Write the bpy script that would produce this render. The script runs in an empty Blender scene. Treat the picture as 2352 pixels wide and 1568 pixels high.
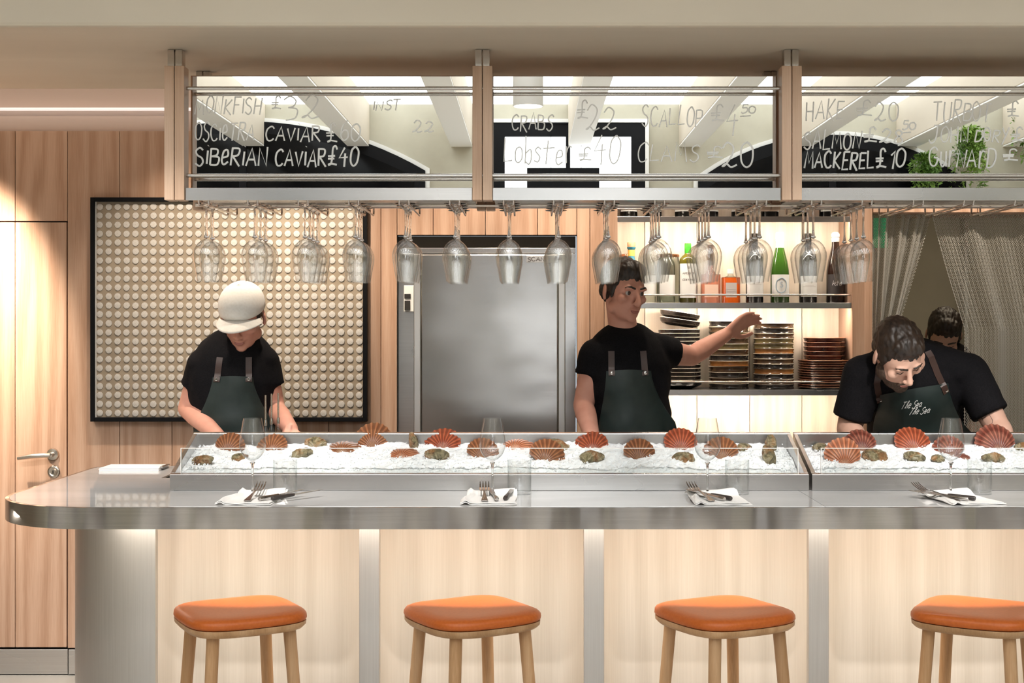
import bpy, bmesh, math, random
from mathutils import Vector, Matrix, noise as mnoise
from mathutils.bvhtree import BVHTree

PI = math.pi
R = math.radians
sc = bpy.context.scene
col = sc.collection
rnd = random.Random(7)

# ------------------------------------------------------------------ camera
F = 3171.0            # focal length in pixels of the 2352 px wide frame
VX, VY = 1215.0, 750.0
CZ = 1.5
cam_d = bpy.data.cameras.new('camera')
cam = bpy.data.objects.new('camera', cam_d)
col.objects.link(cam)
cam.location = (0, 0, CZ)
cam.rotation_euler = (PI / 2, 0, 0)
cam_d.sensor_width = 36
cam_d.lens = F / 2352 * 36
cam_d.shift_x = -(VX - 1176) / 2352
cam_d.shift_y = (VY - 784) / 2352
cam_d.clip_start = 0.05
sc.camera = cam

# ------------------------------------------------------------------ view, world
sc.view_settings.view_transform = 'Standard'
sc.view_settings.look = 'None'
sc.view_settings.gamma = 1
sc.view_settings.use_curve_mapping = False
sc.view_settings.exposure = 0.3
sc.cycles.max_bounces = 14
sc.cycles.transparent_max_bounces = 48
sc.cycles.transmission_bounces = 12
sc.cycles.glossy_bounces = 6
sc.cycles.diffuse_bounces = 5
sc.cycles.sample_clamp_indirect = 6
sc.cycles.caustics_refractive = False
sc.cycles.caustics_reflective = False

world = bpy.data.worlds.new('sky')
sc.world = world
world.use_nodes = True
world.node_tree.nodes['Background'].inputs[0].default_value = (0.80, 0.90, 1.0, 1)
world.node_tree.nodes['Background'].inputs[1].default_value = 1.0


def X(px, d):
    return (px - VX) / F * d


def Z(py, d):
    return CZ - (py - VY) / F * d


def lamp(name, kind, loc, energy, color, target=None, size=0.1, size_y=None, spot=60, blend=0.6):
    ld = bpy.data.lights.new(name, kind)
    ld.energy = energy
    ld.color = color
    if kind == 'AREA':
        ld.shape = 'RECTANGLE'
        ld.size = size
        ld.size_y = size_y or size
    else:
        ld.shadow_soft_size = size
    if kind == 'SPOT':
        ld.spot_size = R(spot)
        ld.spot_blend = blend
    o = bpy.data.objects.new(name, ld)
    col.objects.link(o)
    o.location = loc
    if target is not None:
        o.rotation_euler = (Vector(target) - Vector(loc)).to_track_quat('-Z', 'Y').to_euler()
    return o


WARM = (1.0, 0.87, 0.72)
NEUT = (1.0, 0.86, 0.70)
# wall-wash spots in the slot behind the plaster downstand
for lx, en, tx, tz, sp in ((-2.50, 480, -2.44, 1.66, 46), (-1.45, 62, -1.25, 1.10, 80), (-0.85, 70, -0.85, 1.10, 78),
                           (-0.12, 50, -0.12, 1.9, 62), (0.45, 50, 0.40, 1.4, 70), (1.85, 60, 1.85, 1.55, 80)):
    lamp('wall_spot_light', 'SPOT', (lx, 5.27, 2.60), en, NEUT, (tx, 5.95, tz), 0.03, spot=sp, blend=0.9)
# shelf strip lights, each behind the front lip of a shelf
for zz, en in ((2.315, 3), (1.962, 4.6), (1.590, 4.6), (1.215, 4.8)):
    lamp('shelf_strip_light', 'AREA', (0.885, 5.972, zz), en, WARM, (0.885, 6.16, zz - 0.30), 0.98, 0.010)
# strip under the counter lip
for lx in (-0.860, -0.153, 0.571, 1.296, 2.02):
    lamp('counter_strip_light', 'AREA', (lx, 4.226, 0.912), 2.3, WARM, (lx, 4.40, 0.45), 0.70, 0.008)
lamp('counter_strip_light', 'AREA', (-1.46, 4.27, 0.912), 2.0, WARM, (-1.40, 4.6, 0.45), 0.5, 0.008)
# added spots without fixtures, to whiten the counter and ice
for lx in (-1.9, -1.15, -0.4, 0.35, 1.1, 1.85):
    lamp('bar_fill_spot', 'SPOT', (lx, 2.6, 3.0), 210, (1.0, 0.94, 0.88), (lx, 4.78, 0.98), 0.04, spot=30, blend=0.8)
# added spots aimed at the bare floor, for bounce light onto the beams
for lx, ly in ((-2.2, -0.8), (0.2, -0.8), (2.4, -0.8), (-2.6, 1.2), (2.6, 1.2)):
    lamp('floor_bounce_spot', 'SPOT', (lx, ly, 2.95), 160, NEUT, (lx, ly, 0), 0.06, spot=75, blend=0.6)
# unseen fill lamp added to brighten the plaster above the oak boards
lamp('plaster_fill_light', 'AREA', (-2.4, 5.30, 2.80), 3.5, NEUT, (-2.4, 5.95, 2.5), 3.4, 0.05)
# light in the kitchen behind the chain curtain
lamp('kitchen_light', 'AREA', (2.3, 6.9, 2.5), 7, (1.0, 0.84, 0.62), (2.3, 6.9, 0), 0.8, 0.6)
# ------------------------------------------------------------------ materials
class NT:
    def __init__(s, name):
        m = bpy.data.materials.new(name)
        m.use_nodes = True
        s.m = m
        s.t = m.node_tree
        s.n = s.t.nodes
        s.b = s.n['Principled BSDF']
        s.out = s.n['Material Output']

    def add(s, typ, **kw):
        nd = s.n.new(typ)
        for k, v in kw.items():
            if hasattr(nd, k):
                setattr(nd, k, v)
            else:
                nd.inputs[k.replace('_', ' ')].default_value = v
        return nd

    def l(s, a, b):
        s.t.links.new(a, b)

    def ramp(s, fac, stops):
        r = s.n.new('ShaderNodeValToRGB')
        e = r.color_ramp.elements
        while len(e) < len(stops):
            e.new(0.5)
        for el, (p, c) in zip(e, stops):
            el.position = p
            el.color = (*c, 1) if len(c) == 3 else c
        s.l(fac, r.inputs[0])
        return r.outputs[0]

    def coords(s, scale=(1, 1, 1), kind='Object', jitter=True):
        tc = s.n.new('ShaderNodeTexCoord')
        mp = s.n.new('ShaderNodeMapping')
        mp.inputs['Scale'].default_value = scale
        s.l(tc.outputs[kind], mp.inputs[0])
        if jitter:
            oi = s.n.new('ShaderNodeObjectInfo')
            mu = s.add('ShaderNodeMath', operation='MULTIPLY')
            mu.inputs[1].default_value = 37.0
            s.l(oi.outputs['Random'], mu.inputs[0])
            cb = s.n.new('ShaderNodeCombineXYZ')
            for i in range(3):
                s.l(mu.outputs[0], cb.inputs[i])
            s.l(cb.outputs[0], mp.inputs['Location'])
        return mp.outputs[0]

    def noise(s, vec, scale, detail=3, rough=0.5, dist=0.0):
        nz = s.n.new('ShaderNodeTexNoise')
        nz.inputs['Scale'].default_value = scale
        nz.inputs['Detail'].default_value = detail
        nz.inputs['Roughness'].default_value = rough
        nz.inputs['Distortion'].default_value = dist
        s.l(vec, nz.inputs['Vector'])
        return nz.outputs['Fac']

    def bump(s, h, strength=0.2, dist=0.01):
        b = s.n.new('ShaderNodeBump')
        b.inputs['Strength'].default_value = strength
        b.inputs['Distance'].default_value = dist
        s.l(h, b.inputs['Height'])
        s.l(b.outputs[0], s.b.inputs['Normal'])


def plain(name, c, rough=0.5, metal=0.0, spec=0.5, emit=None, es=0.0):
    t = NT(name)
    t.b.inputs['Base Color'].default_value = (*c, 1)
    t.b.inputs['Roughness'].default_value = rough
    t.b.inputs['Metallic'].default_value = metal
    t.b.inputs['Specular IOR Level'].default_value = spec
    if emit:
        t.b.inputs['Emission Color'].default_value = (*emit, 1)
        t.b.inputs['Emission Strength'].default_value = es
    return t.m


def noisy(name, c1, c2, scale, rough=0.6, stretch=(1, 1, 1), bump=0.0, metal=0.0, detail=4, lo=0.3, hi=0.7, jitter=True, rvar=0.0, spec=0.5):
    t = NT(name)
    v = t.coords(stretch, jitter=jitter)
    f = t.noise(v, scale, detail)
    t.l(t.ramp(f, [(lo, c1), (hi, c2)]), t.b.inputs['Base Color'])
    t.b.inputs['Roughness'].default_value = rough
    t.b.inputs['Metallic'].default_value = metal
    t.b.inputs['Specular IOR Level'].default_value = spec
    if rvar:
        rr = t.ramp(f, [(lo, (rough - rvar,) * 3), (hi, (rough + rvar,) * 3)])
        t.l(rr, t.b.inputs['Roughness'])
    if bump:
        t.bump(f, bump, 0.004)
    return t.m


def wood(name, dark, mid, light, rough=0.45, zscale=0.09, freq=26, spec=0.35):
    """vertical grained board: long cathedral figure plus fine pores"""
    t = NT(name)
    v = t.coords((1, 1, zscale))
    warp = t.noise(v, 4.0, 2, 0.5, 0.6)
    sx = t.n.new('ShaderNodeSeparateXYZ')
    t.l(v, sx.inputs[0])
    a = t.add('ShaderNodeMath', operation='MULTIPLY_ADD')
    a.inputs[1].default_value = freq * 0.45
    t.l(warp, a.inputs[0])
    b = t.add('ShaderNodeMath', operation='MULTIPLY')
    b.inputs[1].default_value = freq * 1.6
    t.l(sx.outputs[0], b.inputs[0])
    t.l(b.outputs[0], a.inputs[2])
    s = t.add('ShaderNodeMath', operation='SINE')
    c = t.add('ShaderNodeMath', operation='MULTIPLY')
    c.inputs[1].default_value = 2.2
    t.l(a.outputs[0], c.inputs[0])
    t.l(c.outputs[0], s.inputs[0])
    v2 = t.coords((1, 1, zscale * 0.35))
    fine = t.noise(v2, 240, 2, 0.6)
    mx = t.add('ShaderNodeMath', operation='MULTIPLY_ADD')
    mx.inputs[1].default_value = 0.20
    mx.inputs[2].default_value = 0.16
    t.l(s.outputs[0], mx.inputs[0])
    ad = t.add('ShaderNodeMath', operation='MULTIPLY_ADD')
    ad.inputs[1].default_value = 0.72
    t.l(fine, ad.inputs[0])
    t.l(mx.outputs[0], ad.inputs[2])
    col_ = t.ramp(ad.outputs[0], [(0.2, dark), (0.5, mid), (0.8, light)])
    oi = t.n.new('ShaderNodeObjectInfo')
    hs = t.n.new('ShaderNodeHueSaturation')
    mr = t.n.new('ShaderNodeMapRange')
    mr.inputs[3].default_value = 0.90
    mr.inputs[4].default_value = 1.10
    t.l(oi.outputs['Random'], mr.inputs[0])
    t.l(mr.outputs[0], hs.inputs['Value'])
    t.l(col_, hs.inputs['Color'])
    t.l(hs.outputs[0], t.b.inputs['Base Color'])
    t.b.inputs['Roughness'].default_value = rough
    t.b.inputs['Specular IOR Level'].default_value = spec
    t.bump(ad.outputs[0], 0.12, 0.002)
    return t.m


def wavy(m, scale, dist, stretch=(1, 1, 0.3)):
    """slight oil-canning of sheet metal: a broad bump under the brushed grain"""
    nt = m.node_tree
    b = [n for n in nt.nodes if n.type == 'BUMP'][0]
    tc = nt.nodes.new('ShaderNodeTexCoord')
    mp = nt.nodes.new('ShaderNodeMapping')
    mp.inputs['Scale'].default_value = stretch
    nz = nt.nodes.new('ShaderNodeTexNoise')
    nz.inputs['Scale'].default_value = scale
    nz.inputs['Detail'].default_value = 1.5
    b2 = nt.nodes.new('ShaderNodeBump')
    b2.inputs['Strength'].default_value = 1.0
    b2.inputs['Distance'].default_value = dist
    nt.links.new(tc.outputs['Object'], mp.inputs[0])
    nt.links.new(mp.outputs[0], nz.inputs['Vector'])
    nt.links.new(nz.outputs['Fac'], b2.inputs['Height'])
    nt.links.new(b2.outputs[0], b.inputs['Normal'])
    return m


def brushed(name, c, rough=0.28, stretch=(0.6, 0.6, 60), amp=0.08, cvar=0.035, bump=0.012):
    t = NT(name)
    v = t.coords(stretch)
    f = t.noise(v, 6, 4, 0.65)
    v2 = t.coords((1, 1, 1))
    g = t.noise(v2, 2.2, 3)
    t.l(t.ramp(f, [(0.3, tuple(x - cvar for x in c)), (0.7, tuple(x + cvar for x in c))]), t.b.inputs['Base Color'])
    m = t.add('ShaderNodeMath', operation='MULTIPLY_ADD')
    m.inputs[1].default_value = amp
    m.inputs[2].default_value = rough - amp * 0.5
    t.l(g, m.inputs[0])
    t.l(m.outputs[0], t.b.inputs['Roughness'])
    t.b.inputs['Metallic'].default_value = 1
    t.bump(f, bump, 0.001)
    return t.m


def thin_glass(name, tint=(0.97, 0.98, 0.98), edge=(0.62, 0.66, 0.66), base=0.05, rough=0.02):
    """thin walled clear glass: fresnel mix of see-through and mirror"""
    t = NT(name)
    t.n.remove(t.b)
    lw = t.add('ShaderNodeLayerWeight')
    lw.inputs[0].default_value = 0.5
    tr = t.n.new('ShaderNodeBsdfTransparent')
    t.l(t.ramp(lw.outputs['Facing'], [(0.35, tint), (0.97, edge)]), tr.inputs[0])
    gl = t.n.new('ShaderNodeBsdfGlossy')
    gl.inputs['Roughness'].default_value = rough
    fr = t.ramp(lw.outputs['Facing'], [(0.0, (base,) * 3), (0.55, (base * 1.9,) * 3), (0.82, (0.30,) * 3), (1.0, (0.8,) * 3)])
    mx = t.n.new('ShaderNodeMixShader')
    t.l(fr, mx.inputs[0])
    t.l(tr.outputs[0], mx.inputs[1])
    t.l(gl.outputs[0], mx.inputs[2])
    t.l(mx.outputs[0], t.out.inputs[0])
    return t.m


M = {}
M['oak'] = wood('oak_veneer', (0.43, 0.255, 0.165), (0.52, 0.325, 0.222), (0.59, 0.39, 0.28))
M['oak_pale'] = wood('washed_oak', (0.62, 0.51, 0.40), (0.69, 0.58, 0.46), (0.75, 0.645, 0.53), rough=0.5)
M['oak_post'] = wood('oak_post', (0.50, 0.33, 0.225), (0.57, 0.39, 0.275), (0.63, 0.45, 0.33), freq=14)
M['bar_panel'] = wood('limed_oak_panel', (0.55, 0.49, 0.42), (0.60, 0.54, 0.47), (0.65, 0.59, 0.52), rough=0.4, zscale=0.05, freq=16)
M['stool_wood'] = wood('beech', (0.40, 0.22, 0.10), (0.48, 0.28, 0.14), (0.55, 0.34, 0.185), rough=0.4, freq=20)
M['dark_gap'] = plain('shadow_gap', (0.02, 0.017, 0.015), 0.8)
M['steel'] = brushed('brushed_steel', (0.60, 0.59, 0.58), 0.27)
M['steel_v'] = brushed('vertical_brushed_steel', (0.62, 0.605, 0.59), 0.42, (60, 60, 0.5))
M['steel_edge'] = brushed('counter_edge_steel', (0.47, 0.455, 0.445), 0.22, (0.5, 0.5, 40), 0.10)
M['steel_door'] = brushed('refrigerator_steel', (0.50, 0.485, 0.47), 0.23, (1.2, 1.2, 40), 0.05, 0.02, 0.02)
wavy(M['steel_edge'], 5.0, 0.09, (1, 1, 0.15))
wavy(M['steel_door'], 2.4, 0.010, (0.7, 1, 1.3))
wavy(M['steel_v'], 4.0, 0.008, (1, 1, 0.3))
M['steel_pol'] = plain('polished_steel', (0.60, 0.57, 0.54), 0.16, 1.0)
M['nickel'] = plain('satin_nickel', (0.62, 0.55, 0.48), 0.25, 1.0)
M['alu'] = plain('satin_aluminium', (0.80, 0.79, 0.78), 0.35, 1.0)
M['marble'] = noisy('polished_marble', (0.50, 0.495, 0.49), (0.60, 0.595, 0.59), 3.0, 0.03, (0.5, 1.6, 1), lo=0.25, hi=0.6, detail=8, spec=0.85)
M['marble'].node_tree.nodes['Principled BSDF'].inputs['IOR'].default_value = 2.0
M['plaster'] = noisy('trowelled_plaster', (0.52, 0.455, 0.36), (0.60, 0.535, 0.43), 2.4, 0.75, (0.35, 1.4, 1.2), 0.25, detail=7)
M['plaster_pale'] = noisy('pale_plaster', (0.40, 0.37, 0.29), (0.48, 0.45, 0.36), 3.0, 0.8, (1, 1, 1), 0.2, detail=6)
M['plaster_pink'] = noisy('warm_plaster', (0.66, 0.52, 0.45), (0.70, 0.56, 0.485), 2.0, 0.8, (0.3, 1, 1), 0.1)
M['beam_white'] = noisy('limewashed_beam', (0.52, 0.45, 0.36), (0.60, 0.53, 0.43), 3.0, 0.75, (1, 0.3, 1), 0.1)
M['beam_under_light'] = plain('beam_underside_light', (0.86, 0.85, 0.82), 0.6)  # bounce light on the beam undersides, put into the colour as white
M['wainscot'] = plain('dark_brown_panelling', (0.085, 0.055, 0.038), 0.5)
M['floor'] = noisy('screed_floor', (0.52, 0.50, 0.46), (0.60, 0.58, 0.54), 1.6, 0.5, detail=8, bump=0.05)
M['black_frame'] = plain('black_metal_frame', (0.006, 0.006, 0.007), 0.5, spec=0.12)
M['dark_glass'] = plain('dark_window_glass', (0.003, 0.003, 0.0035), 0.1, spec=0.12)
M['mirror'] = plain('mirror_silver', (0.90, 0.90, 0.88), 0.0, 1.0)
M['chalk'] = plain('chalk_paint', (0.82, 0.82, 0.80), 0.8, spec=0.1)
M['daylight'] = plain('rooflight_glazing', (0.8, 0.8, 0.8), 0.3, emit=(0.88, 0.95, 1.0), es=2.4)
M['daylight_win'] = plain('window_daylight', (0.8, 0.8, 0.8), 0.3, emit=(0.93, 0.97, 1.0), es=2.2)
M['lamp_glow'] = plain('lamp_lens', (1, 1, 1), 0.3, emit=(1.0, 0.93, 0.82), es=6.0)
M['strip_glow'] = plain('led_strip', (1, 1, 1), 0.3, emit=(1.0, 0.80, 0.58), es=5.0)
M['strip_cool'] = plain('ceiling_strip', (1, 1, 1), 0.3, emit=(1.0, 0.90, 0.86), es=0.55)
M['green_sign'] = plain('exit_sign_green', (0.0, 0.2, 0.06), 0.4, emit=(0.02, 0.40, 0.15), es=0.3)
M['white_paint'] = plain('white_paint', (0.78, 0.77, 0.74), 0.5)
M['glass'] = thin_glass('wine_glass_crystal', (0.996, 0.998, 0.998), (0.90, 0.92, 0.92), 0.06, 0.02)
M['pane'] = thin_glass('flat_clear_glass', (0.96, 0.975, 0.97), (0.85, 0.90, 0.88), 0.05, 0.0)
M['pane_edge'] = plain('glass_cut_edge', (0.86, 0.84, 0.80), 0.25)
gt = NT('solid_glass')
gt.b.inputs['Base Color'].default_value = (1, 1, 1, 1)
gt.b.inputs['Transmission Weight'].default_value = 1
gt.b.inputs['Roughness'].default_value = 0.0
gt.b.inputs['IOR'].default_value = 1.48
M['glass_solid'] = gt.m


# ------------------------------------------------------------------ mesh helpers
class MB:
    def __init__(s):
        s.v, s.f, s.mi, s.uv = [], [], [], None

    def face(s, idx, m=0):
        s.f.append(tuple(idx))
        s.mi.append(m)

    def box(s, x0, x1, y0, y1, z0, z1, m=0, mat=None):
        b = len(s.v)
        p = [(x0, y0, z0), (x1, y0, z0), (x1, y1, z0), (x0, y1, z0), (x0, y0, z1), (x1, y0, z1), (x1, y1, z1), (x0, y1, z1)]
        s.v += [tuple(mat @ Vector(q)) for q in p] if mat else p
        for q in ((0, 3, 2, 1), (4, 5, 6, 7), (0, 1, 5, 4), (1, 2, 6, 5), (2, 3, 7, 6), (3, 0, 4, 7)):
            s.face([b + i for i in q], m)
        return s

    def hexa(s, p, m=0):
        b = len(s.v)
        s.v += [tuple(q) for q in p]
        for q in ((0, 3, 2, 1), (4, 5, 6, 7), (0, 1, 5, 4), (1, 2, 6, 5), (2, 3, 7, 6), (3, 0, 4, 7)):
            s.face([b + i for i in q], m)
        return s

    def prism(s, poly, z0, z1, m=0):
        """poly in xy counter-clockwise, extruded in z"""
        b = len(s.v)
        n = len(poly)
        s.v += [(x, y, z0) for x, y in poly] + [(x, y, z1) for x, y in poly]
        s.face([b + i for i in reversed(range(n))], m)
        s.face([b + n + i for i in range(n)], m)
        for i in range(n):
            j = (i + 1) % n
            s.face([b + i, b + j, b + n + j, b + n + i], m)
        return s

    def prism_y(s, poly, y0, y1, m=0):
        """poly in xz, extruded along y"""
        b = len(s.v)
        n = len(poly)
        s.v += [(x, y0, z) for x, z in poly] + [(x, y1, z) for x, z in poly]
        s.face([b + i for i in range(n)], m)
        s.face([b + n + i for i in reversed(range(n))], m)
        for i in range(n):
            j = (i + 1) % n
            s.face([b + j, b + i, b + n + i, b + n + j], m)
        return s

    def lathe(s, prof, n=24, c=(0, 0, 0), mats=None, cap=False):
        """prof: list of (r, z); closed at the axis when r is 0"""
        b = len(s.v)
        rings = []
        for r, z in prof:
            if r < 1e-6:
                rings.append([len(s.v)])
                s.v.append((c[0], c[1], c[2] + z))
            else:
                rings.append(list(range(len(s.v), len(s.v) + n)))
                for i in range(n):
                    a = 2 * PI * i / n
                    s.v.append((c[0] + r * math.cos(a), c[1] + r * math.sin(a), c[2] + z))
        for k in range(len(rings) - 1):
            p, q = rings[k], rings[k + 1]
            m = mats[k] if mats else 0
            for i in range(n):
                j = (i + 1) % n
                if len(p) == 1 and len(q) == 1:
                    continue
                if len(p) == 1:
                    s.face([p[0], q[j], q[i]], m)
                elif len(q) == 1:
                    s.face([p[i], p[j], q[0]], m)
                else:
                    s.face([p[i], p[j], q[j], q[i]], m)
        return s

    def tube(s, pts, r, n=8, m=0, caps=True):
        pts = [Vector(p) for p in pts]
        k = len(pts)
        rr = r if isinstance(r, (list, tuple)) else [r] * k
        t0 = (pts[1] - pts[0]).normalized()
        up = Vector((0, 0, 1)) if abs(t0.z) < 0.9 else Vector((1, 0, 0))
        nrm = t0.cross(up).normalized()
        rings = []
        for i, p in enumerate(pts):
            if i == 0:
                t = t0
            elif i == k - 1:
                t = (pts[i] - pts[i - 1]).normalized()
            else:
                t = ((pts[i + 1] - p).normalized() + (p - pts[i - 1]).normalized())
                t = t.normalized() if t.length > 1e-6 else (pts[i + 1] - p).normalized()
            nrm = (nrm - t * nrm.dot(t))
            nrm = nrm.normalized() if nrm.length > 1e-6 else t.orthogonal().normalized()
            bn = t.cross(nrm)
            rings.append(list(range(len(s.v), len(s.v) + n)))
            for q in range(n):
                a = 2 * PI * q / n
                s.v.append(tuple(p + (nrm * math.cos(a) + bn * math.sin(a)) * rr[i]))
        for i in range(k - 1):
            for q in range(n):
                w = (q + 1) % n
                s.face([rings[i][q], rings[i][w], rings[i + 1][w], rings[i + 1][q]], m)
        if caps:
            s.face(list(reversed(rings[0])), m)
            s.face(rings[-1], m)
        return s

    def mesh(s, name, mats, smooth=None):
        me = bpy.data.meshes.new(name)
        me.from_pydata([tuple(v) for v in s.v], [], s.f)
        if not isinstance(mats, (list, tuple)):
            mats = [mats]
        for m in mats:
            me.materials.append(m)
        if len(mats) > 1:
            me.polygons.foreach_set('material_index', s.mi)
        if s.uv:
            l = me.uv_layers.new(name='UVMap')
            vi = [0] * len(me.loops)
            me.loops.foreach_get('vertex_index', vi)
            flat = []
            for i in vi:
                flat += s.uv[i]
            l.data.foreach_set('uv', flat)
        if smooth is not None:
            me.polygons.foreach_set('use_smooth', [True] * len(me.polygons))
            if smooth < 180:
                me.set_sharp_from_angle(angle=R(smooth))
        me.update()
        return me

    def build(s, name, mats, parent=None, smooth=None, bevel=0.0):
        return link(name, s.mesh(name, mats, smooth), parent, bevel)


def link(name, me, parent=None, bevel=0.0):
    o = bpy.data.objects.new(name, me)
    col.objects.link(o)
    if parent:
        o.parent = parent
    if bevel:
        b = o.modifiers.new('soft_edge', 'BEVEL')
        b.width = bevel
        b.segments = 2
        b.limit_method = 'ANGLE'
        b.angle_limit = R(40)
    return o


def tag(o, label=None, cat=None, group=None, kind=None):
    if label:
        o['label'] = label
    if cat:
        o['category'] = cat
    if group:
        o['group'] = group
    if kind:
        o['kind'] = kind
    return o


def empty(name, loc=(0, 0, 0), rot=(0, 0, 0)):
    o = bpy.data.objects.new(name, None)
    o.empty_display_size = 0.05
    col.objects.link(o)
    o.location = loc
    o.rotation_euler = rot
    return o


def struct(name):
    o = empty(name)
    o['kind'] = 'structure'
    return o


def dup(root, loc, rot=None, label=None, group=None, scale=None):
    r = root.copy()
    col.objects.link(r)
    r.location = loc
    if rot is not None:
        r.rotation_euler = rot
    if scale is not None:
        r.scale = scale
    if label:
        r['label'] = label
    if group:
        r['group'] = group
    for ch in list(root.children):
        c = ch.copy()
        col.objects.link(c)
        c.parent = r
        for g in list(ch.children):
            d = g.copy()
            col.objects.link(d)
            d.parent = c
    return r


ORD = ['first', 'second', 'third', 'fourth', 'fifth', 'sixth', 'seventh', 'eighth', 'ninth', 'tenth', 'eleventh',
       'twelfth', 'thirteenth', 'fourteenth', 'fifteenth', 'sixteenth', 'seventeenth']
# ================================================================== THE ROOM
DW = 5.95                       # distance of the oak wall
floor = tag(MB().box(-4.5, 4.6, -2.7, 8.6, -0.1, 0).build('floor', M['floor']), kind='structure')

# ---- back wall: oak boards on a dark backing
wall_back = struct('wall_back')
BW = 120 / 533.0 * DW / 5.95 * 1.0
XB = [X(35, DW) + BW * k for k in range(-12, 30)]
ZTOP = Z(300, DW)


def board(x0, x1, z0, z1, y=DW, parent=wall_back, m='oak', name='board', t=0.02):
    g = 0.0012
    b = MB().box(-(x1 - x0) / 2 + g, (x1 - x0) / 2 - g, 0, t, g, z1 - z0 - g)
    o = b.build(name, M[m], parent, bevel=0.0012)
    o.location = ((x0 + x1) / 2, y, z0)
    return o


MB().box(-4.5, X(912, DW), DW + 0.02, DW + 0.06, 0, ZTOP).build('backing', M['dark_gap'], wall_back)
MB().box(X(1325, DW), X(1418, DW), DW + 0.02, DW + 0.06, 0, ZTOP).build('backing', M['dark_gap'], wall_back)
MB().box(X(912, DW), X(1325, DW), DW + 0.02, DW + 0.06, Z(540, DW), ZTOP).build('backing', M['dark_gap'], wall_back)
ZD = Z(510, DW)
xd = X(155, DW)                                      # right edge of the oak door
xl = XB[9]                                           # hinge side, outside the frame
for i in range(len(XB) - 1):
    a, b = XB[i], XB[i + 1]
    if b < -4.3 or a > X(1360, DW):
        continue
    if a < xl - 0.01:
        board(max(a, -4.4), b, 0.115, ZTOP)
    elif b <= xd + 0.01:
        board(a, b, ZD + 0.004, ZTOP)
    elif b < X(912, DW):
        board(a, b, 0.115, ZTOP)
    elif a < X(912, DW):
        board(a, X(912, DW), 0.0, ZTOP)
        board(X(912, DW), b, Z(540, DW), ZTOP)
    elif b < X(1325, DW):
        board(a, b, Z(540, DW), ZTOP)
    elif a < X(1325, DW):
        board(a, X(1325, DW), Z(540, DW), ZTOP)
        board(X(1325, DW), b, 0, ZTOP)
board(XB[23] if XB[23] > X(1350, DW) else X(1360, DW), X(1388, DW), 0, ZTOP)
# plaster above the boards, with a slim light line
MB().box(-4.5, 4.6, DW + 0.03, DW + 0.09, ZTOP, 3.0).build('plaster', M['plaster_pink'], wall_back)
tr = tag(MB().box(-4.4, 0.2, DW - 0.01, DW + 0.029, Z(252, DW), Z(248, DW)).build('trim_1', M['strip_cool']), kind='structure')
bb = struct('baseboard_back')
MB().box(-4.4, X(157, DW), DW - 0.008, DW + 0.02, 0.005, 0.112).build('kick_plate', M['steel'], bb, bevel=0.002)
MB().box(X(159, DW), X(912, DW), DW - 0.012, DW + 0.02, 0.005, 0.112).build('kick_plate', M['steel'], bb, bevel=0.002)

# ---- oak door flush in the wall
door = struct('door_1')
for i in range(9, 13):
    board(XB[i] + (0.002 if i == 9 else 0), XB[i + 1] - (0.003 if i == 12 else 0), 0.118, ZD, parent=door, y=DW - 0.001)
hx, hz = X(122, DW), Z(1043, DW)
h = MB()
for q in range(2):
    pass
h.lathe([(0, 0), (0.026, 0), (0.027, 0.004), (0.024, 0.010), (0.011, 0.012), (0.011, 0.045), (0.0, 0.047)], 24)
hm = Matrix.Translation((hx, DW, hz)) @ Matrix.Rotation(PI / 2, 4, 'X')
h.v = [tuple(hm @ Vector(v)) for v in h.v]
h.tube([(hx, DW - 0.042, hz), (hx - 0.03, DW - 0.052, hz), (hx - 0.075, DW - 0.056, hz - 0.003), (hx - 0.133, DW - 0.052, hz - 0.012)],
       [0.010, 0.0105, 0.010, 0.009], 12)
h.build('handle', M['nickel'], door, smooth=50)
k = MB()
k.lathe([(0, 0), (0.026, 0), (0.027, 0.004), (0.022, 0.008), (0.017, 0.008), (0.015, 0.006), (0.011, 0.006), (0.010, 0.013), (0, 0.013)], 24)
k.box(-0.002, 0.002, -0.007, 0.007, 0.011, 0.0145, m=1)
km = Matrix.Translation((X(124, DW), DW, Z(1083, DW))) @ Matrix.Rotation(PI / 2, 4, 'X')
k.v = [tuple(km @ Vector(v)) for v in k.v]
k.build('lock_cylinder', [M['nickel'], M['dark_gap']], door, smooth=50)

# ---- side walls, rear wall, ceiling
wl = struct('wall_left')
MB().box(-4.5, -4.4, -2.7, 6.0, 0, 3.6).build('plaster', M['plaster_pale'], wl)
wr = struct('wall_right')
MB().box(4.5, 4.6, -2.7, 8.6, 0, 3.6).build('plaster', M['plaster_pale'], wr)

YR = -2.6
SR = 275.7           # pixels per metre of the mirrored rear wall


def XR(px):
    return (px - VX) / SR


def ZR(py):
    return CZ + (VY - py) / SR


def arch_poly(xa, xb, zs, za, zb, n=24, grow=0.0):
    hw = (xb - xa) / 2
    rise = za - zs
    rad = (hw * hw + rise * rise) / (2 * rise)
    cx, cz = (xa + xb) / 2, za - rad
    rad += grow
    hw2 = hw + grow
    pts = [(xa - grow, zb), (xb + grow, zb)]
    a0 = math.asin(min(1, hw2 / rad))
    for i in range(n + 1):
        a = a0 - 2 * a0 * i / n
        pts.append((cx + rad * math.sin(a), cz + rad * math.cos(a)))
    return pts


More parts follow.
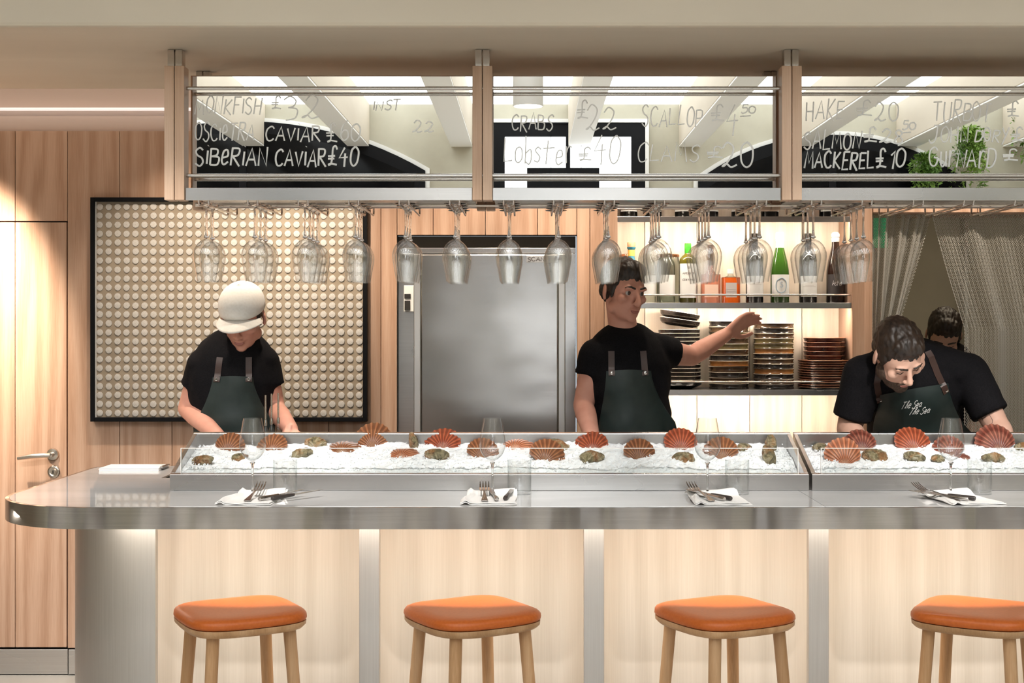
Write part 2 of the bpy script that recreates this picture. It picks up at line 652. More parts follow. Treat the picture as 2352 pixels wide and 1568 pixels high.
rear = struct('wall_rear')
MB().box(-4.5, 4.6, YR - 0.12, YR - 0.02, 0, 3.62).build('plaster', M['plaster_pale'], rear)
MB().box(-4.4, 4.5, YR - 0.02, YR + 0.05, 0.0, 0.80).build('wainscot', M['wainscot'], rear)
MB().box(-4.4, 4.5, YR - 0.02, YR + 0.07, 0.80, 0.83).build('dado_rail', M['wainscot'], rear)
w1 = struct('window_1')
wx0, wx1, wz1 = XR(1128), XR(1481), ZR(283)
wz0 = 0.9
ft = 0.115
fr = MB()
for (a, b, c, d) in ((wx0, wx0 + ft, wz0, wz1), (wx1 - ft, wx1, wz0, wz1), (wx0 + ft, wx1 - ft, wz1 - ft, wz1), (wx0 + ft, wx1 - ft, wz0, wz0 + ft),
                     ((wx0 + wx1) / 2 - 0.018, (wx0 + wx1) / 2 + 0.018, wz0 + ft, wz1 - ft)):
    fr.box(a, b, YR - 0.01, YR + 0.05, c, d)
fr.build('window_frame', M['black_frame'], w1)
for a, b in ((wx0 + ft, (wx0 + wx1) / 2 - 0.018), ((wx0 + wx1) / 2 + 0.018, wx1 - ft)):
    MB().box(a, b, YR, YR + 0.012, wz0 + ft, wz1 - ft).build('pane', M['daylight_win'], w1)
sr = MB()
sr.box(wx0 - 0.03, wx0, YR - 0.01, YR + 0.06, wz0, wz1 + 0.03)
sr.box(wx1, wx1 + 0.03, YR - 0.01, YR + 0.06, wz0, wz1 + 0.03)
sr.box(wx0, wx1, YR - 0.01, YR + 0.06, wz1, wz1 + 0.03)
sr.build('window_surround', M['white_paint'], w1)
for nm, xa, xb, zs, za in (('window_2', XR(143), XR(977), ZR(392), ZR(279)), ('window_3', XR(1603), XR(2217), ZR(414), ZR(310))):
    w = struct(nm)
    xa = max(xa, -4.38)
    MB().prism_y(arch_poly(xa, xb, zs, za, 0.9, grow=0.035), YR - 0.02, YR + 0.01).build('arch_trim', M['white_paint'], w)
    MB().prism_y(arch_poly(xa, xb, zs, za, 0.92), YR + 0.0, YR + 0.03).build('window_frame', M['black_frame'], w)
    MB().prism_y(arch_poly(xa + 0.09, xb - 0.09, zs - 0.06, za - 0.10, 1.0), YR + 0.02, YR + 0.036).build('pane', M['dark_glass'], w)
    MB().box((xa + xb) / 2 - 0.03, (xa + xb) / 2 + 0.03, YR + 0.02, YR + 0.05, 1.0, za - 0.1).build('glazing_bar', M['black_frame'], w)

# ceiling over the dining side: beams under a rooflight
ceil = struct('ceiling')
ZB0, ZB1 = ZR(333), ZR(238)
bx = [583, 823, 1060, 1330, 1585, 1840, 2085, 2330, 343, 103]
for p in sorted(bx):
    x = XR(p)
    MB().box(x - 0.09, x + 0.09, YR - 0.02, 4.05, ZB0, ZB1 + 0.02).build('beam', M['beam_white'], ceil, bevel=0.006)
    MB().box(x - 0.089, x + 0.089, YR - 0.019, 4.049, ZB0 - 0.012, ZB0 - 0.0005).build('beam_soffit', M['beam_under_light'], ceil, bevel=0.002)
bs = sorted(XR(p) for p in bx)
for a, b in zip([-4.4] + bs, bs + [4.5]):
    if a + 0.09 < b - 0.09:
        aa = a + 0.085 if a > -4.39 else a
        bb_ = b - 0.085 if b < 4.49 else b
        MB().box(aa, bb_, YR - 0.02, 2.9, ZB1 + 0.0, ZB1 + 0.02).build('rooflight_pane', M['daylight'], ceil)
        MB().box(aa, bb_, 2.9, 4.05, ZB1 + 0.0, ZB1 + 0.04).build('ceiling_panel', M['beam_white'], ceil)
MB().box(-4.5, 4.6, YR - 0.1, 4.1, ZB1 + 0.04, ZB1 + 0.1).build('roof_deck', M['plaster_pale'], ceil)
# plaster downstand that carries the rack
ZS = 2.38
MB().box(-4.4, 4.5, 4.05, 5.12, ZS, 3.62).build('downstand', M['plaster'], ceil, bevel=0.012)
MB().box(-4.4, 4.5, 5.12, 8.6, 2.95, 3.05).build('low_ceiling', M['plaster_pale'], ceil)

# ---- kitchen seen through the chain curtain
kw = struct('wall_kitchen')
MB().box(1.3, 4.5, 8.4, 8.5, 0, 2.95).build('plaster', M['plaster_pale'], kw)
MB().box(1.40, 1.46, 6.3, 8.4, 0, 2.95).build('plaster', M['plaster_pale'], kw)
MB().box(2.62, 2.64, 8.3, 8.4, 0, 2.95).build('panel_joint', M['steel'], kw)

# ---- shelf alcove: pale boards, oak uprights, steel shelves
alc = struct('wall_alcove')
YA = 6.20
ax0, ax1 = X(1418, DW), X(1956, DW)
MB().box(ax0 - 0.02, ax1 + 0.08, YA + 0.02, YA + 0.06, 0, 2.6).build('backing', M['dark_gap'], alc)
xj = [X(p, YA) for p in (1361, 1481, 1601, 1722, 1842, 1963, 2083)]
for a, b in zip(xj[:-1], xj[1:]):
    a, b = max(a, ax0), min(b, ax1 + 0.02)
    if b - a > 0.01:
        board(a, b, 0, 2.45, y=YA, parent=alc, m='oak_pale')
MB().box(X(1388, DW), ax0, DW - 0.012, YA + 0.02, 0, ZTOP).build('upright', M['oak'], alc, bevel=0.002)
MB().box(ax1, X(1984, DW), DW - 0.012, YA + 0.02, 0, ZTOP).build('upright', M['oak'], alc, bevel=0.002)
MB().box(X(1985, DW), X(2004, DW), DW + 0.002, YA + 0.05, 0, ZTOP).build('upright', M['oak'], alc, bevel=0.002)
MB().box(ax0, ax1, DW + 0.0, YA + 0.02, ZTOP - 0.02, ZTOP).build('head_board', M['oak'], alc)
# head over the kitchen opening
hd = struct('trim_2')
for i in range(8):
    board(X(2005, DW) + i * BW, X(2005, DW) + (i + 1) * BW, Z(488, DW), ZTOP, parent=hd)
MB().box(X(2004, DW), 4.5, DW + 0.02, DW + 0.3, Z(488, DW), ZTOP).build('backing', M['oak'], hd)

SHZ = [Z(497, DW), Z(695, DW), Z(895, DW)]
SHN = ['top', 'middle', 'lower']
for i, z in enumerate(SHZ):
    s = empty('wall_shelf', (0, 0, 0))
    tag(s, ['steel wall shelf highest in the alcove carrying bottle row behind glasses', 'steel wall shelf carrying spirits and champagne bottles', 'steel wall shelf carrying the stacked bowls and plates'][i], 'shelf', 'steel shelves in the alcove')
    MB().box(ax0 + 0.001, ax1 - 0.001, DW + 0.004, YA - 0.001, z - 0.006, z).build('shelf_board', M['steel'], s)
    MB().box(ax0 + 0.001, ax1 - 0.001, DW + 0.0, DW + 0.0039, z - 0.024, z).build('front_lip', M['steel'], s, bevel=0.001)
    MB().tube([(ax0 + 0.001, DW + 0.012, z + 0.034), (ax1 - 0.001, DW + 0.012, z + 0.034)], 0.004, 8).build('guard_rail', M['nickel'], s, smooth=60)
    MB().box(ax0 + 0.02, ax1 - 0.02, DW + 0.006, DW + 0.022, z - 0.010, z - 0.0062).build('light_strip', M['strip_glow'], s)
# ================================================================== THE BAR
YF, ZC = 4.20, 0.95             # front edge and height of the counter
XE = 2.45                       # the counter runs on past the frame


def arc(cx, cy, r, a0, a1, n=14):
    return [(cx + r * math.cos(R(a0 + (a1 - a0) * i / n)), cy + r * math.sin(R(a0 + (a1 - a0) * i / n))) for i in range(n + 1)]


def outline(ins=0.0, x0=None, x1=None):
    """counter plan, counter-clockwise, with the rounded left end"""
    rf, rb = 0.36 - ins, 0.10 - ins
    xl_, yb1, yb2 = -1.705 + ins, 5.46 - ins, 5.03 - ins
    p = [(XE, YF + ins), (XE, yb2), (-1.325 - ins, yb2), (-1.325 - ins, yb1)]
    p += arc(xl_ + rb, yb1 - rb, rb, 90, 180, 8)
    p += arc(xl_ + rf, YF + ins + rf, rf, 180, 270, 22)
    return p


ct = empty('bar_counter', (0, 0, 0))
tag(ct, 'long bar counter with marble top, rounded left end and steel edge', 'bar counter')
# steel edge band: outer ring from outline, hollow below
o1, o2 = outline(0.0), outline(0.012)
band = MB()
n = len(o1)
zb0, zb1 = 0.884, 0.950
for z in (zb0, zb1):
    band.v += [(x, y, z) for x, y in o1]
for z in (zb0, zb1):
    band.v += [(x, y, z) for x, y in o2]
for i in range(n):
    j = (i + 1) % n
    band.face([i, j, n + j, n + i] if False else [j, i, n + i, n + j])
    band.face([2 * n + i, 2 * n + j, 3 * n + j, 3 * n + i])
    band.face([n + j, n + i, 3 * n + i, 3 * n + j])
    band.face([i, j, 2 * n + j, 2 * n + i])
eb = band.build('edge_band', M['steel_edge'], ct, smooth=30)
XS = X(1867, 4.4)               # joint between the two marble slabs


def clip(poly, x, left=True):
    out = []
    for i in range(len(poly)):
        a, b = poly[i], poly[(i + 1) % len(poly)]
        ia = a[0] <= x if left else a[0] >= x
        ib = b[0] <= x if left else b[0] >= x
        if ia:
            out.append(a)
        if ia != ib:
            t = (x - a[0]) / (b[0] - a[0])
            out.append((x, a[1] + t * (b[1] - a[1])))
    return out


for lf, xx in ((True, XS - 0.0008), (False, XS + 0.0008)):
    MB().prism(clip(outline(0.0125), xx, lf), 0.925, 0.9505).build('marble_slab', M['marble'], ct)
MB().box(-1.2, XE, YF + 0.016, YF + 0.026, 0.916, 0.9245).build('light_strip', M['strip_glow'], ct)

base = empty('bar_cabinet')
tag(base, 'bar front of limed oak panels between steel pilasters, lit from above', 'bar front')
YP = 4.45
ol = [(-1.204, YP)] + [(-1.204, 5.0)] + [(-1.56, 5.40)] + arc(-1.56 + 0.35, YP + 0.35, 0.35, 180, 270, 24)[:-1]
ol = [(-1.204, YP), (-1.204, 5.0), (-1.36, 5.0), (-1.36, 5.40), (-1.56, 5.40)] + arc(-1.21, YP + 0.35, 0.35, 180, 270, 24)[:-1]
MB().prism(ol, 0.0, 0.924).build('corner_cladding', M['steel_v'], base, smooth=30)
PX = [X(848, YP) + 0.7245 * i for i in range(4)]
for x in PX:
    MB().box(x - 0.033, x + 0.033, YP, YP + 0.165, 0.0, 0.924).build('pilaster', M['steel_v'], base, bevel=0.002)
edges = [(-1.204, PX[0] - 0.033)] + [(a + 0.033, b - 0.033) for a, b in zip(PX[:-1], PX[1:])]
for a, b in edges:
    m = MB()
    prof = []
    w = b - a
    for i in range(33):
        u = i / 32
        e = min(u, 1 - u) * w
        y = YP + 0.13 - (0.10 * (1 - min(1, e / 0.085)) ** 2.4)
        prof.append((a + u * w, y))
    k = len(prof)
    for z in (0.0, 0.924):
        m.v += [(x, y, z) for x, y in prof]
    for i in range(k - 1):
        m.face([i, i + 1, k + i + 1, k + i])
    bk = len(m.v)
    m.v += [(a, YP + 0.16, 0), (b, YP + 0.16, 0), (b, YP + 0.16, 0.924), (a, YP + 0.16, 0.924)]
    m.face([bk + 1, bk, bk + 3, bk + 2])
    m.face([0, k, bk + 3, bk])
    m.face([k - 1, bk + 1, bk + 2, 2 * k - 1])
    m.build('panel', M['bar_panel'], base, smooth=40)
MB().box(-1.20, XE - 0.02, YP + 0.166, 5.0, 0.0, 0.924).build('carcass', M['steel'], base)

# ---- ice display trays
TF, TR_ = 4.625, 4.965


def tray(x0, x1, label):
    t = empty('ice_tray', ((x0 + x1) / 2, TF, 0.951))
    tag(t, label, 'tray', 'steel ice display trays')
    w = (x1 - x0) / 2
    d = TR_ - TF
    h0, h1 = 1.005 - 0.951, 1.122 - 0.951
    th = 0.014
    m = MB()

    def wall(xa, xb, ya, yb):
        za = h0 + (h1 - h0) * ya / d
        zb = h0 + (h1 - h0) * yb / d
        m.hexa([(xa, ya, 0), (xb, ya, 0), (xb, yb, 0), (xa, yb, 0), (xa, ya, za), (xb, ya, za), (xb, yb, zb), (xa, yb, zb)])
    wall(-w, w, 0, th)
    wall(-w, w, d - th, d)
    wall(-w, -w + th, th, d - th)
    wall(w - th, w, th, d - th)
    m.box(-w + th, w - th, th, d - th, 0.0, 0.012)
    m.build('pan', M['steel'], t, bevel=0.0015)
    g = MB().box(-w + 0.035, w - 0.035, th + 0.001, th + 0.009, 0.03, 1.0905 - 0.951)
    g.build('glass_guard', M['pane'], t)
    e = MB().box(-w + 0.035, w - 0.035, th + 0.001, th + 0.009, 1.0905 - 0.951, 1.0925 - 0.951)
    e.box(-w + 0.033, -w + 0.035, th + 0.001, th + 0.009, 0.05, 1.0925 - 0.951)
    e.box(w - 0.035, w - 0.033, th + 0.001, th + 0.009, 0.05, 1.0925 - 0.951)
    e.build('polished_edge', M['pane_edge'], t)
    return t


T1 = (-1.204, 0.9385)
T2 = (0.9485, 2.40)
tray(*T1, 'longer steel ice tray at the left, full of crushed ice and scallops')
tray(*T2, 'steel ice tray at the right in front of the bowed cook')


def ice_z(y):
    return 0.992 + (y - 4.65) * 0.29


M['ice'] = noisy('crushed_ice', (0.80, 0.83, 0.86), (0.93, 0.94, 0.95), 60, 0.35, bump=0.6, detail=3, jitter=False)
mi = M['ice'].node_tree.nodes['Principled BSDF']
mi.inputs['Subsurface Weight'].default_value = 0.0


def ice_bed(x0, x1, label):
    r = random.Random(int(x0 * 100) + 500)
    a, b = x0 + 0.0145, x1 - 0.0145
    ya, yb = TF + 0.0245, TR_ - 0.0145
    nx, ny = int((b - a) / 0.012), 26
    m = MB()
    for j in range(ny + 1):
        for i in range(nx + 1):
            x, y = a + (b - a) * i / nx, ya + (yb - ya) * j / ny
            q = Vector((x * 9, y * 9, 1.3))
            z = ice_z(y) + 0.012 * mnoise.noise(q) + 0.005 * mnoise.noise(q * 4.1) + 0.004 * r.uniform(-1, 1)
            e = min(i, nx - i) / 8
            z -= 0.012 * max(0, 1 - e)
            if j == 0:
                z -= 0.010
            m.v.append((x, y, z))
    for j in range(ny):
        for i in range(nx):
            p = j * (nx + 1) + i
            m.face([p, p + 1, p + nx + 2, p + nx + 1])
    # bottom so that it is a body
    for k in range(int((b - a) * 2200)):
        x, y = r.uniform(a + 0.01, b - 0.01), r.uniform(ya + 0.008, yb - 0.008)
        q = Vector((x * 9, y * 9, 1.3))
        z = ice_z(y) + 0.012 * mnoise.noise(q) + 0.005 * mnoise.noise(q * 4.1) + r.uniform(-0.002, 0.004)
        s = r.uniform(0.0015, 0.0042)
        mt = Matrix.Translation((x, y, z)) @ Matrix.Rotation(r.uniform(0, 6), 4, Vector((r.uniform(-1, 1), r.uniform(-1, 1), r.uniform(-1, 1))).normalized()) @ Matrix.Diagonal((s * r.uniform(0.6, 1.5), s, s * r.uniform(0.5, 1), 1))
        c = len(m.v)
        for p in ((1, 0, 0), (-1, 0, 0), (0, 1, 0), (0, -1, 0), (0, 0, 1), (0, 0, -1)):
            m.v.append(tuple(mt @ Vector(p)))
        for f in ((0, 2, 4), (2, 1, 4), (1, 3, 4), (3, 0, 4), (2, 0, 5), (1, 2, 5), (3, 1, 5), (0, 3, 5)):
            m.face([c + q for q in f])
    o = m.build('crushed_ice', M['ice'])
    tag(o, label, 'ice', kind='stuff')
    return o


ice1 = ice_bed(*T1, 'white crushed ice filling the longer left tray')
ice2 = ice_bed(*T2, 'white crushed ice filling the right tray')

# ================================================================== HANGING RACK
rack = empty('hanging_rack', (0, 4.4, ZS))
tag(rack, 'overhead oak and steel rack with mirror panels and stemware rails', 'rack')
off = Vector((0, -4.4, -ZS))


def RB(m, name, mats, smooth=None, bevel=0.0, parent=None):
    m.v = [tuple(Vector(v) + off) for v in m.v]
    return m.build(name, mats, parent or rack, smooth, bevel)


RF, RRr = 4.40, 4.775
POSTX = [X(405.5, RF), X(1108.5, RF), X(1815, RF), X(2520, RF)]
PW = 0.0315
for i, x in enumerate(POSTX):
    for yy in (RF - 0.03, RRr - 0.03):
        zb_, zt_ = Z(461, RF), Z(155, RF)
        for sgn in (-1, 1):
            if sgn < 0:
                RB(MB().box(x - PW, x - 0.0012, yy, yy + 0.06, zb_, zt_), 'post', M['oak_post'], bevel=0.0015)
            else:
                RB(MB().box(x + 0.0012, x + PW, yy, yy + 0.06, zb_, zt_), 'post', M['oak_post'], bevel=0.0015)
            xa = x + sgn * 0.0125
            RB(MB().box(xa - 0.0105, xa + 0.0105, yy + 0.008, yy + 0.052, zt_ - 0.03, ZS - 0.001), 'hanger_bar', M['steel_pol'], bevel=0.001)
XRK = 1.95
# rails in front of the mirrors
for zz in (Z(203, RF), Z(403, RF)):
    RB(MB().tube([(POSTX[0] + PW, RF, zz), (XRK, RF, zz)], 0.0062, 12), 'rail', M['steel_pol'], smooth=60)
# mirror panes, one between each pair of posts
MZ0, MZ1, MY = Z(431, 4.455), Z(175.5, 4.455), 4.455
mirrors = []
for i in range(3):
    a = POSTX[i] + PW + 0.001
    b = POSTX[i + 1] - PW - 0.002
    b = min(b, XRK)
    mirrors.append(RB(MB().box(a, b, MY, MY + 0.006, MZ0, MZ1), 'mirror_panel', M['mirror']))
    RB(MB().box(a - 0.002, b + 0.002, MY + 0.0062, MY + 0.022, MZ0 - 0.002, MZ1 + 0.004), 'mirror_back', M['oak_post'])
# steel tray below the mirrors
fz0, fz1 = Z(460, 4.385), Z(431.5, 4.385)
for i in range(3):
    a = POSTX[i] + PW + 0.001
    b = min(POSTX[i + 1] - PW - 0.001, XRK)
    RB(MB().box(a, b, 4.383, 4.389, fz0, fz1), 'front_angle', M['steel'], bevel=0.001)
    RB(MB().box(a, b, 4.3895, RRr - 0.03, fz1 - 0.02, fz1 - 0.006), 'shelf_plate', M['steel'])
RB(MB().tube([(POSTX[0] - 0.02, RRr - 0.04, 1.916), (XRK, RRr - 0.04, 1.916)], 0.006, 10), 'rear_bar', M['nickel'], smooth=60)
RB(MB().box(POSTX[0] - 0.02, XRK, RRr + 0.0305, RRr + 0.04, 1.912, 1.93), 'rear_angle', M['alu'])
# stemware rails: a pair for each row of glasses
ROWS = [467, 580, 696, 812, 928, 1044, 1168, 1283, 1400, 1515.5, 1632.5, 1749.4, 1876, 1992, 2110, 2226, 2343]
RD = 4.42
ZRAIL = 1.8905
for p in ROWS:
    x = X(p, RD)
    for s in (-0.0155, 0.0155):
        xx = x + s
        m = MB().tube([(xx, RD, fz1 - 0.021), (xx, RD, ZRAIL + 0.012), (xx, RD + 0.004, ZRAIL + 0.003), (xx, RD + 0.014, ZRAIL), (xx, 4.846, ZRAIL),
                       (xx, 4.856, ZRAIL + 0.004), (xx, 4.858, ZRAIL + 0.012), (xx, 4.858, ZRAIL + 0.034)], 0.0034, 8)
        RB(m, 'stemware_rail', M['steel_pol'], smooth=60)
RB(MB().tube([(POSTX[0], 4.858, ZRAIL + 0.034), (XRK, 4.858, ZRAIL + 0.034)], 0.0045, 8), 'rear_bar', M['steel_pol'], smooth=60)
for x in POSTX[:3]:
    RB(MB().box(x - 0.012, x + 0.012, RRr + 0.03, 4.87, 1.928, 1.94), 'rear_bracket', M['steel'])

# ================================================================== WINE GLASSES
GH = 0.253


def wine_glass():
    g = empty('wine_glass')
    foot = MB().lathe([(0, 0), (0.037, 0), (0.0375, 0.0012), (0.034, 0.0026), (0.015, 0.0046), (0.0062, 0.009), (0, 0.0095)], 32)
    foot.build('foot', M['glass_solid'], g, smooth=60)
    stem = MB().lathe([(0, 0.0075), (0.0052, 0.010), (0.0038, 0.018), (0.0032, 0.045), (0.0033, 0.085), (0.0046, 0.102), (0.009, 0.110), (0, 0.1165)], 12)
    stem.build('stem', M['glass_solid'], g, smooth=60)
    prof = [(0.0, 0.1165), (0.009, 0.1165), (0.020, 0.1225), (0.031, 0.133), (0.0385, 0.146), (0.0425, 0.160), (0.0432, 0.172),
            (0.0415, 0.188), (0.038, 0.208), (0.0335, 0.232), (0.0298, GH)]
    inn = [(r - 0.0011, z) for r, z in reversed(prof[2:])] + [(0.0, 0.1182)]
    inn[0] = (prof[-1][0] - 0.0010, GH)
    bowl = MB().lathe(prof + inn, 36)
    bowl.build('bowl', M['glass'], g, smooth=60)
    return g


glass0 = wine_glass()
used = False
COUNTS = {0: 2, 1: 3, 2: 4, 3: 3, 4: 3, 5: 4, 6: 4, 7: 4, 8: 4, 9: 4, 10: 4, 11: 4, 12: 3, 13: 4}
PLACE = ['front', 'second', 'third', 'rearmost']
for k, c in COUNTS.items():
    x = X(ROWS[k], RD)
    for i in range(c):
        loc = (x + rnd.uniform(-0.002, 0.002), RD + 0.047 + 0.0885 * i + rnd.uniform(-0.001, 0.001), ZRAIL + 0.0035 + 0.0048)
        pl = PLACE[i] if i < c - 1 or i == 0 else 'rearmost'
        lb = f'upside-down wine glass, {pl} one in the {ORD[k]} hanging row from the left'
        if not used:
            g = glass0
            g.location = loc
            used = True
        else:
            g = dup(glass0, loc)
        g.rotation_euler = (PI, 0, rnd.uniform(0, 6))
        tag(g, lb, 'wine glass', 'wine glasses hanging in the rack')

SET = ['leftmost', 'second', 'third', 'rightmost']
SETX = [580, 1131, 1625, 2184]
NAPX = [585, 1126, 1645, 2203]
TUMX = [655, 1193, 1693, 2250]
for i in range(4):
    g = dup(glass0, (X(SETX[i], 4.47), 4.47, 0.9508), (0, 0, i))
    tag(g, f'upright empty wine glass at the {SET[i]} place setting on the counter' if i else 'upright empty wine glass at the leftmost place setting, before the cook in white cap', 'wine glass', 'wine glasses standing on the counter')
tum0 = None
for i in range(4):
    loc = (X(TUMX[i], 4.53), 4.53, 0.9508)
    if tum0 is None:
        tum0 = empty('water_tumbler', loc)
        w, hh = 0.0385, 0.112
        b = MB().lathe([(0, 0), (w - 0.002, 0), (w, 0.002), (w + 0.0005, hh * 0.5), (w + 0.001, hh), (w - 0.0006, hh), (w - 0.0012, hh * 0.5), (w - 0.002, 0.009), (0, 0.008)], 36)
        b.build('body', M['glass'], tum0, smooth=50)
        t = tum0
    else:
        t = dup(tum0, loc)
    tag(t, f'clear straight water tumbler beside the {SET[i]} wine glass on the counter', 'tumbler', 'water tumblers on the counter')

# ---- napkins and cutlery
M['linen'] = noisy('white_linen', (0.74, 0.73, 0.71), (0.82, 0.81, 0.79), 300, 0.9, bump=0.1, spec=0.1)
M['bone_dark'] = plain('dark_knife_handle', (0.035, 0.028, 0.026), 0.35)
M['cutlery'] = plain('cutlery_steel', (0.58, 0.55, 0.53), 0.18, 1.0)


def napkin(variant):
    """folded napkin: two stacked leaves, a rolled left edge and a raised back fold"""
    n = empty('napkin')
    w, d = 0.088, 0.135
    m = MB()
    nx, ny = 26, 22
    for lay in range(2):
        b = len(m.v)
        for side in range(2):
            for j in range(ny + 1):
                for i in range(nx + 1):
                    u, v = i / nx * 2 - 1, j / ny * 2 - 1
                    sx = w * (1 - 0.10 * (v + 1) / 2 - 0.04 * lay)
                    x = u * sx + 0.004 * math.sin(v * 3 + lay)
                    y = v * d * (1 - 0.03 * lay)
                    z = 0.0012 + 0.0035 * lay
                    z += 0.0022 * mnoise.noise(Vector((x * 22, y * 16, 3.1 * variant + lay)))
                    z += 0.020 * math.exp(-((v - 0.72) / 0.20) ** 2) * (0.75 + 0.25 * u)
                    z += 0.012 * math.exp(-((u + 0.86 - 0.06 * math.sin(v * 4)) / 0.10) ** 2) * (0.6 + 0.4 * math.cos(v * 1.5))
                    m.v.append((x, y, max(0.0004, z) + (0.002 if side else 0)))
        N1 = (nx + 1) * (ny + 1)
        for j in range(ny):
            for i in range(nx):
                p = b + j * (nx + 1) + i
                m.face([p + N1, p + N1 + 1, p + N1 + nx + 2, p + N1 + nx + 1])
                m.face([p + 1, p, p + nx + 1, p + nx + 2])
        rim = [i for i in range(nx + 1)] + [j * (nx + 1) + nx for j in range(1, ny + 1)] + [ny * (nx + 1) + i for i in range(nx - 1, -1, -1)] + [j * (nx + 1) for j in range(ny - 1, 0, -1)]
        for q in range(len(rim)):
            a_, c_ = b + rim[q], b + rim[(q + 1) % len(rim)]
            m.face([a_, c_, c_ + N1, a_ + N1])
    m.build('cloth', M['linen'], n, smooth=60)
    return n


def flat_path(m, pts, th=0.002):
    """pts: (y, half width, z) along a utensil"""
    b = len(m.v)
    for y, w, z in pts:
        m.v += [(-w, y, z), (w, y, z), (w, y, z + th), (-w, y, z + th)]
    for i in range(len(pts) - 1):
        for q in range(4):
            r_ = (q + 1) % 4
            m.face([b + 4 * i + q, b + 4 * i + r_, b + 4 * i + 4 + r_, b + 4 * i + 4 + q])
    m.face([b, b + 3, b + 2, b + 1])
    e = b + 4 * (len(pts) - 1)
    m.face([e, e + 1, e + 2, e + 3])


def fork():
    f = empty('fork')
    m = MB()
    flat_path(m, [(0, 0.0085, 0), (0.004, 0.0105, 0), (0.02, 0.0098, 0.0005), (0.05, 0.006, 0.002), (0.09, 0.0035, 0.004), (0.115, 0.0038, 0.0045)], 0.0026)
    m.build('handle', M['cutlery'], f, bevel=0.0007)
    h = MB()
    flat_path(h, [(0.113, 0.0038, 0.0045), (0.120, 0.008, 0.003), (0.130, 0.0145, 0.0), (0.145, 0.0160, -0.001)], 0.002)
    for x in (-0.0136, -0.0045, 0.0045, 0.0136):
        t = MB()
        flat_path(t, [(0.144, 0.0026, -0.001), (0.165, 0.0024, 0.0015), (0.185, 0.0020, 0.008), (0.196, 0.0012, 0.014)], 0.0019)
        b = len(h.v)
        h.v += [(a + x, y, z) for a, y, z in t.v]
        for q in t.f:
            h.face([b + i for i in q])
    h.build('tines', M['cutlery'], f, bevel=0.0005)
    return f


def table_knife(dark):
    k = empty('steak_knife' if dark else 'table_knife')
    m = MB()
    m.tube([(0, 0, 0.006), (0, 0.003, 0.006), (0, 0.03, 0.006), (0, 0.085, 0.0055), (0, 0.09, 0.0055)], [0.0058, 0.0072, 0.0070, 0.0052, 0.0042] if dark else [0.0052, 0.0068, 0.0062, 0.0042, 0.0036], 10)
    m.build('handle', M['bone_dark'] if dark else M['cutlery'], k, smooth=50)
    b = MB()
    pts = [(0.088, -0.004, 0.004), (0.10, -0.006, 0.007), (0.15, -0.006, 0.0085), (0.185, -0.005, 0.007), (0.205, 0.002, 0.004)]
    n0 = len(b.v)
    for y, xa, xb in pts:
        b.v += [(xa, y, 0.0045), (xb, y, 0.0045), (xb, y, 0.0062), (xa, y, 0.0062)]
    for i in range(len(pts) - 1):
        for q in range(4):
            r_ = (q + 1) % 4
            b.face([4 * i + q, 4 * i + r_, 4 * i + 4 + r_, 4 * i + 4 + q])
    b.face([0, 3, 2, 1])
    e = 4 * (len(pts) - 1)
    b.face([e, e + 1, e + 2, e + 3])
    b.build('blade', M['cutlery'], k)
    return k


#            fork (dx, yaw)   knife   steak knife
CUT = [((-0.028, -3), (0.008, -32), (0.046, -40)),
       ((-0.018, 2), (0.020, 8), (0.045, -6)),
       ((-0.010, 14), (0.030, 30), (0.052, 36)),
       ((0.004, 28), (0.036, 46), (0.062, 48))]
fk0 = kn0 = sk0 = None
for i in range(4):
    yn = 4.385
    n_ = napkin(i)
    n_.location = (X(NAPX[i], yn), yn, 0.9507)
    n_.rotation_euler = (0, 0, R((-4, 0, 3, 10)[i]))
    tag(n_, f'white folded linen napkin under the cutlery of the {SET[i]} place setting', 'napkin', 'napkins on the counter')
    bx_ = X(NAPX[i], 4.26)
    for j, (nm, dxy) in enumerate(zip(('fork', 'knife', 'steak knife'), CUT[i])):
        loc = (bx_ + dxy[0], 4.275 + 0.012 * j, 0.9507 + 0.0085)
        rot = (R(7.5 if j == 0 else 3.0), 0, R(dxy[1]))
        if i == 0:
            o = fork() if j == 0 else table_knife(j == 2)
            o.location, o.rotation_euler = loc, rot
            if j == 0: fk0 = o
            elif j == 1: kn0 = o
            else: sk0 = o
        else:
            o = dup((fk0, kn0, sk0)[j], loc, rot)
        lab = (f'steel dinner fork with raised tines on the {SET[i]} napkin',
               f'all-steel table knife in the middle of the {SET[i]} napkin',
               f'dark-handled steak knife on the {SET[i]} napkin')[j]
        tag(o, lab, 'fork' if j == 0 else 'knife', ('forks', 'steel knives', 'dark-handled knives')[j] + ' laid on the napkins')
# ================================================================== STOOLS
M['leather'] = noisy('orange_leather', (0.47, 0.105, 0.018), (0.53, 0.13, 0.025), 120, 0.36, bump=0.05, spec=0.3)


def superell(a, r, p):
    c, s = math.cos(a), math.sin(a)
    return (abs(c) ** p + abs(s) ** p) ** (-1 / p) * r


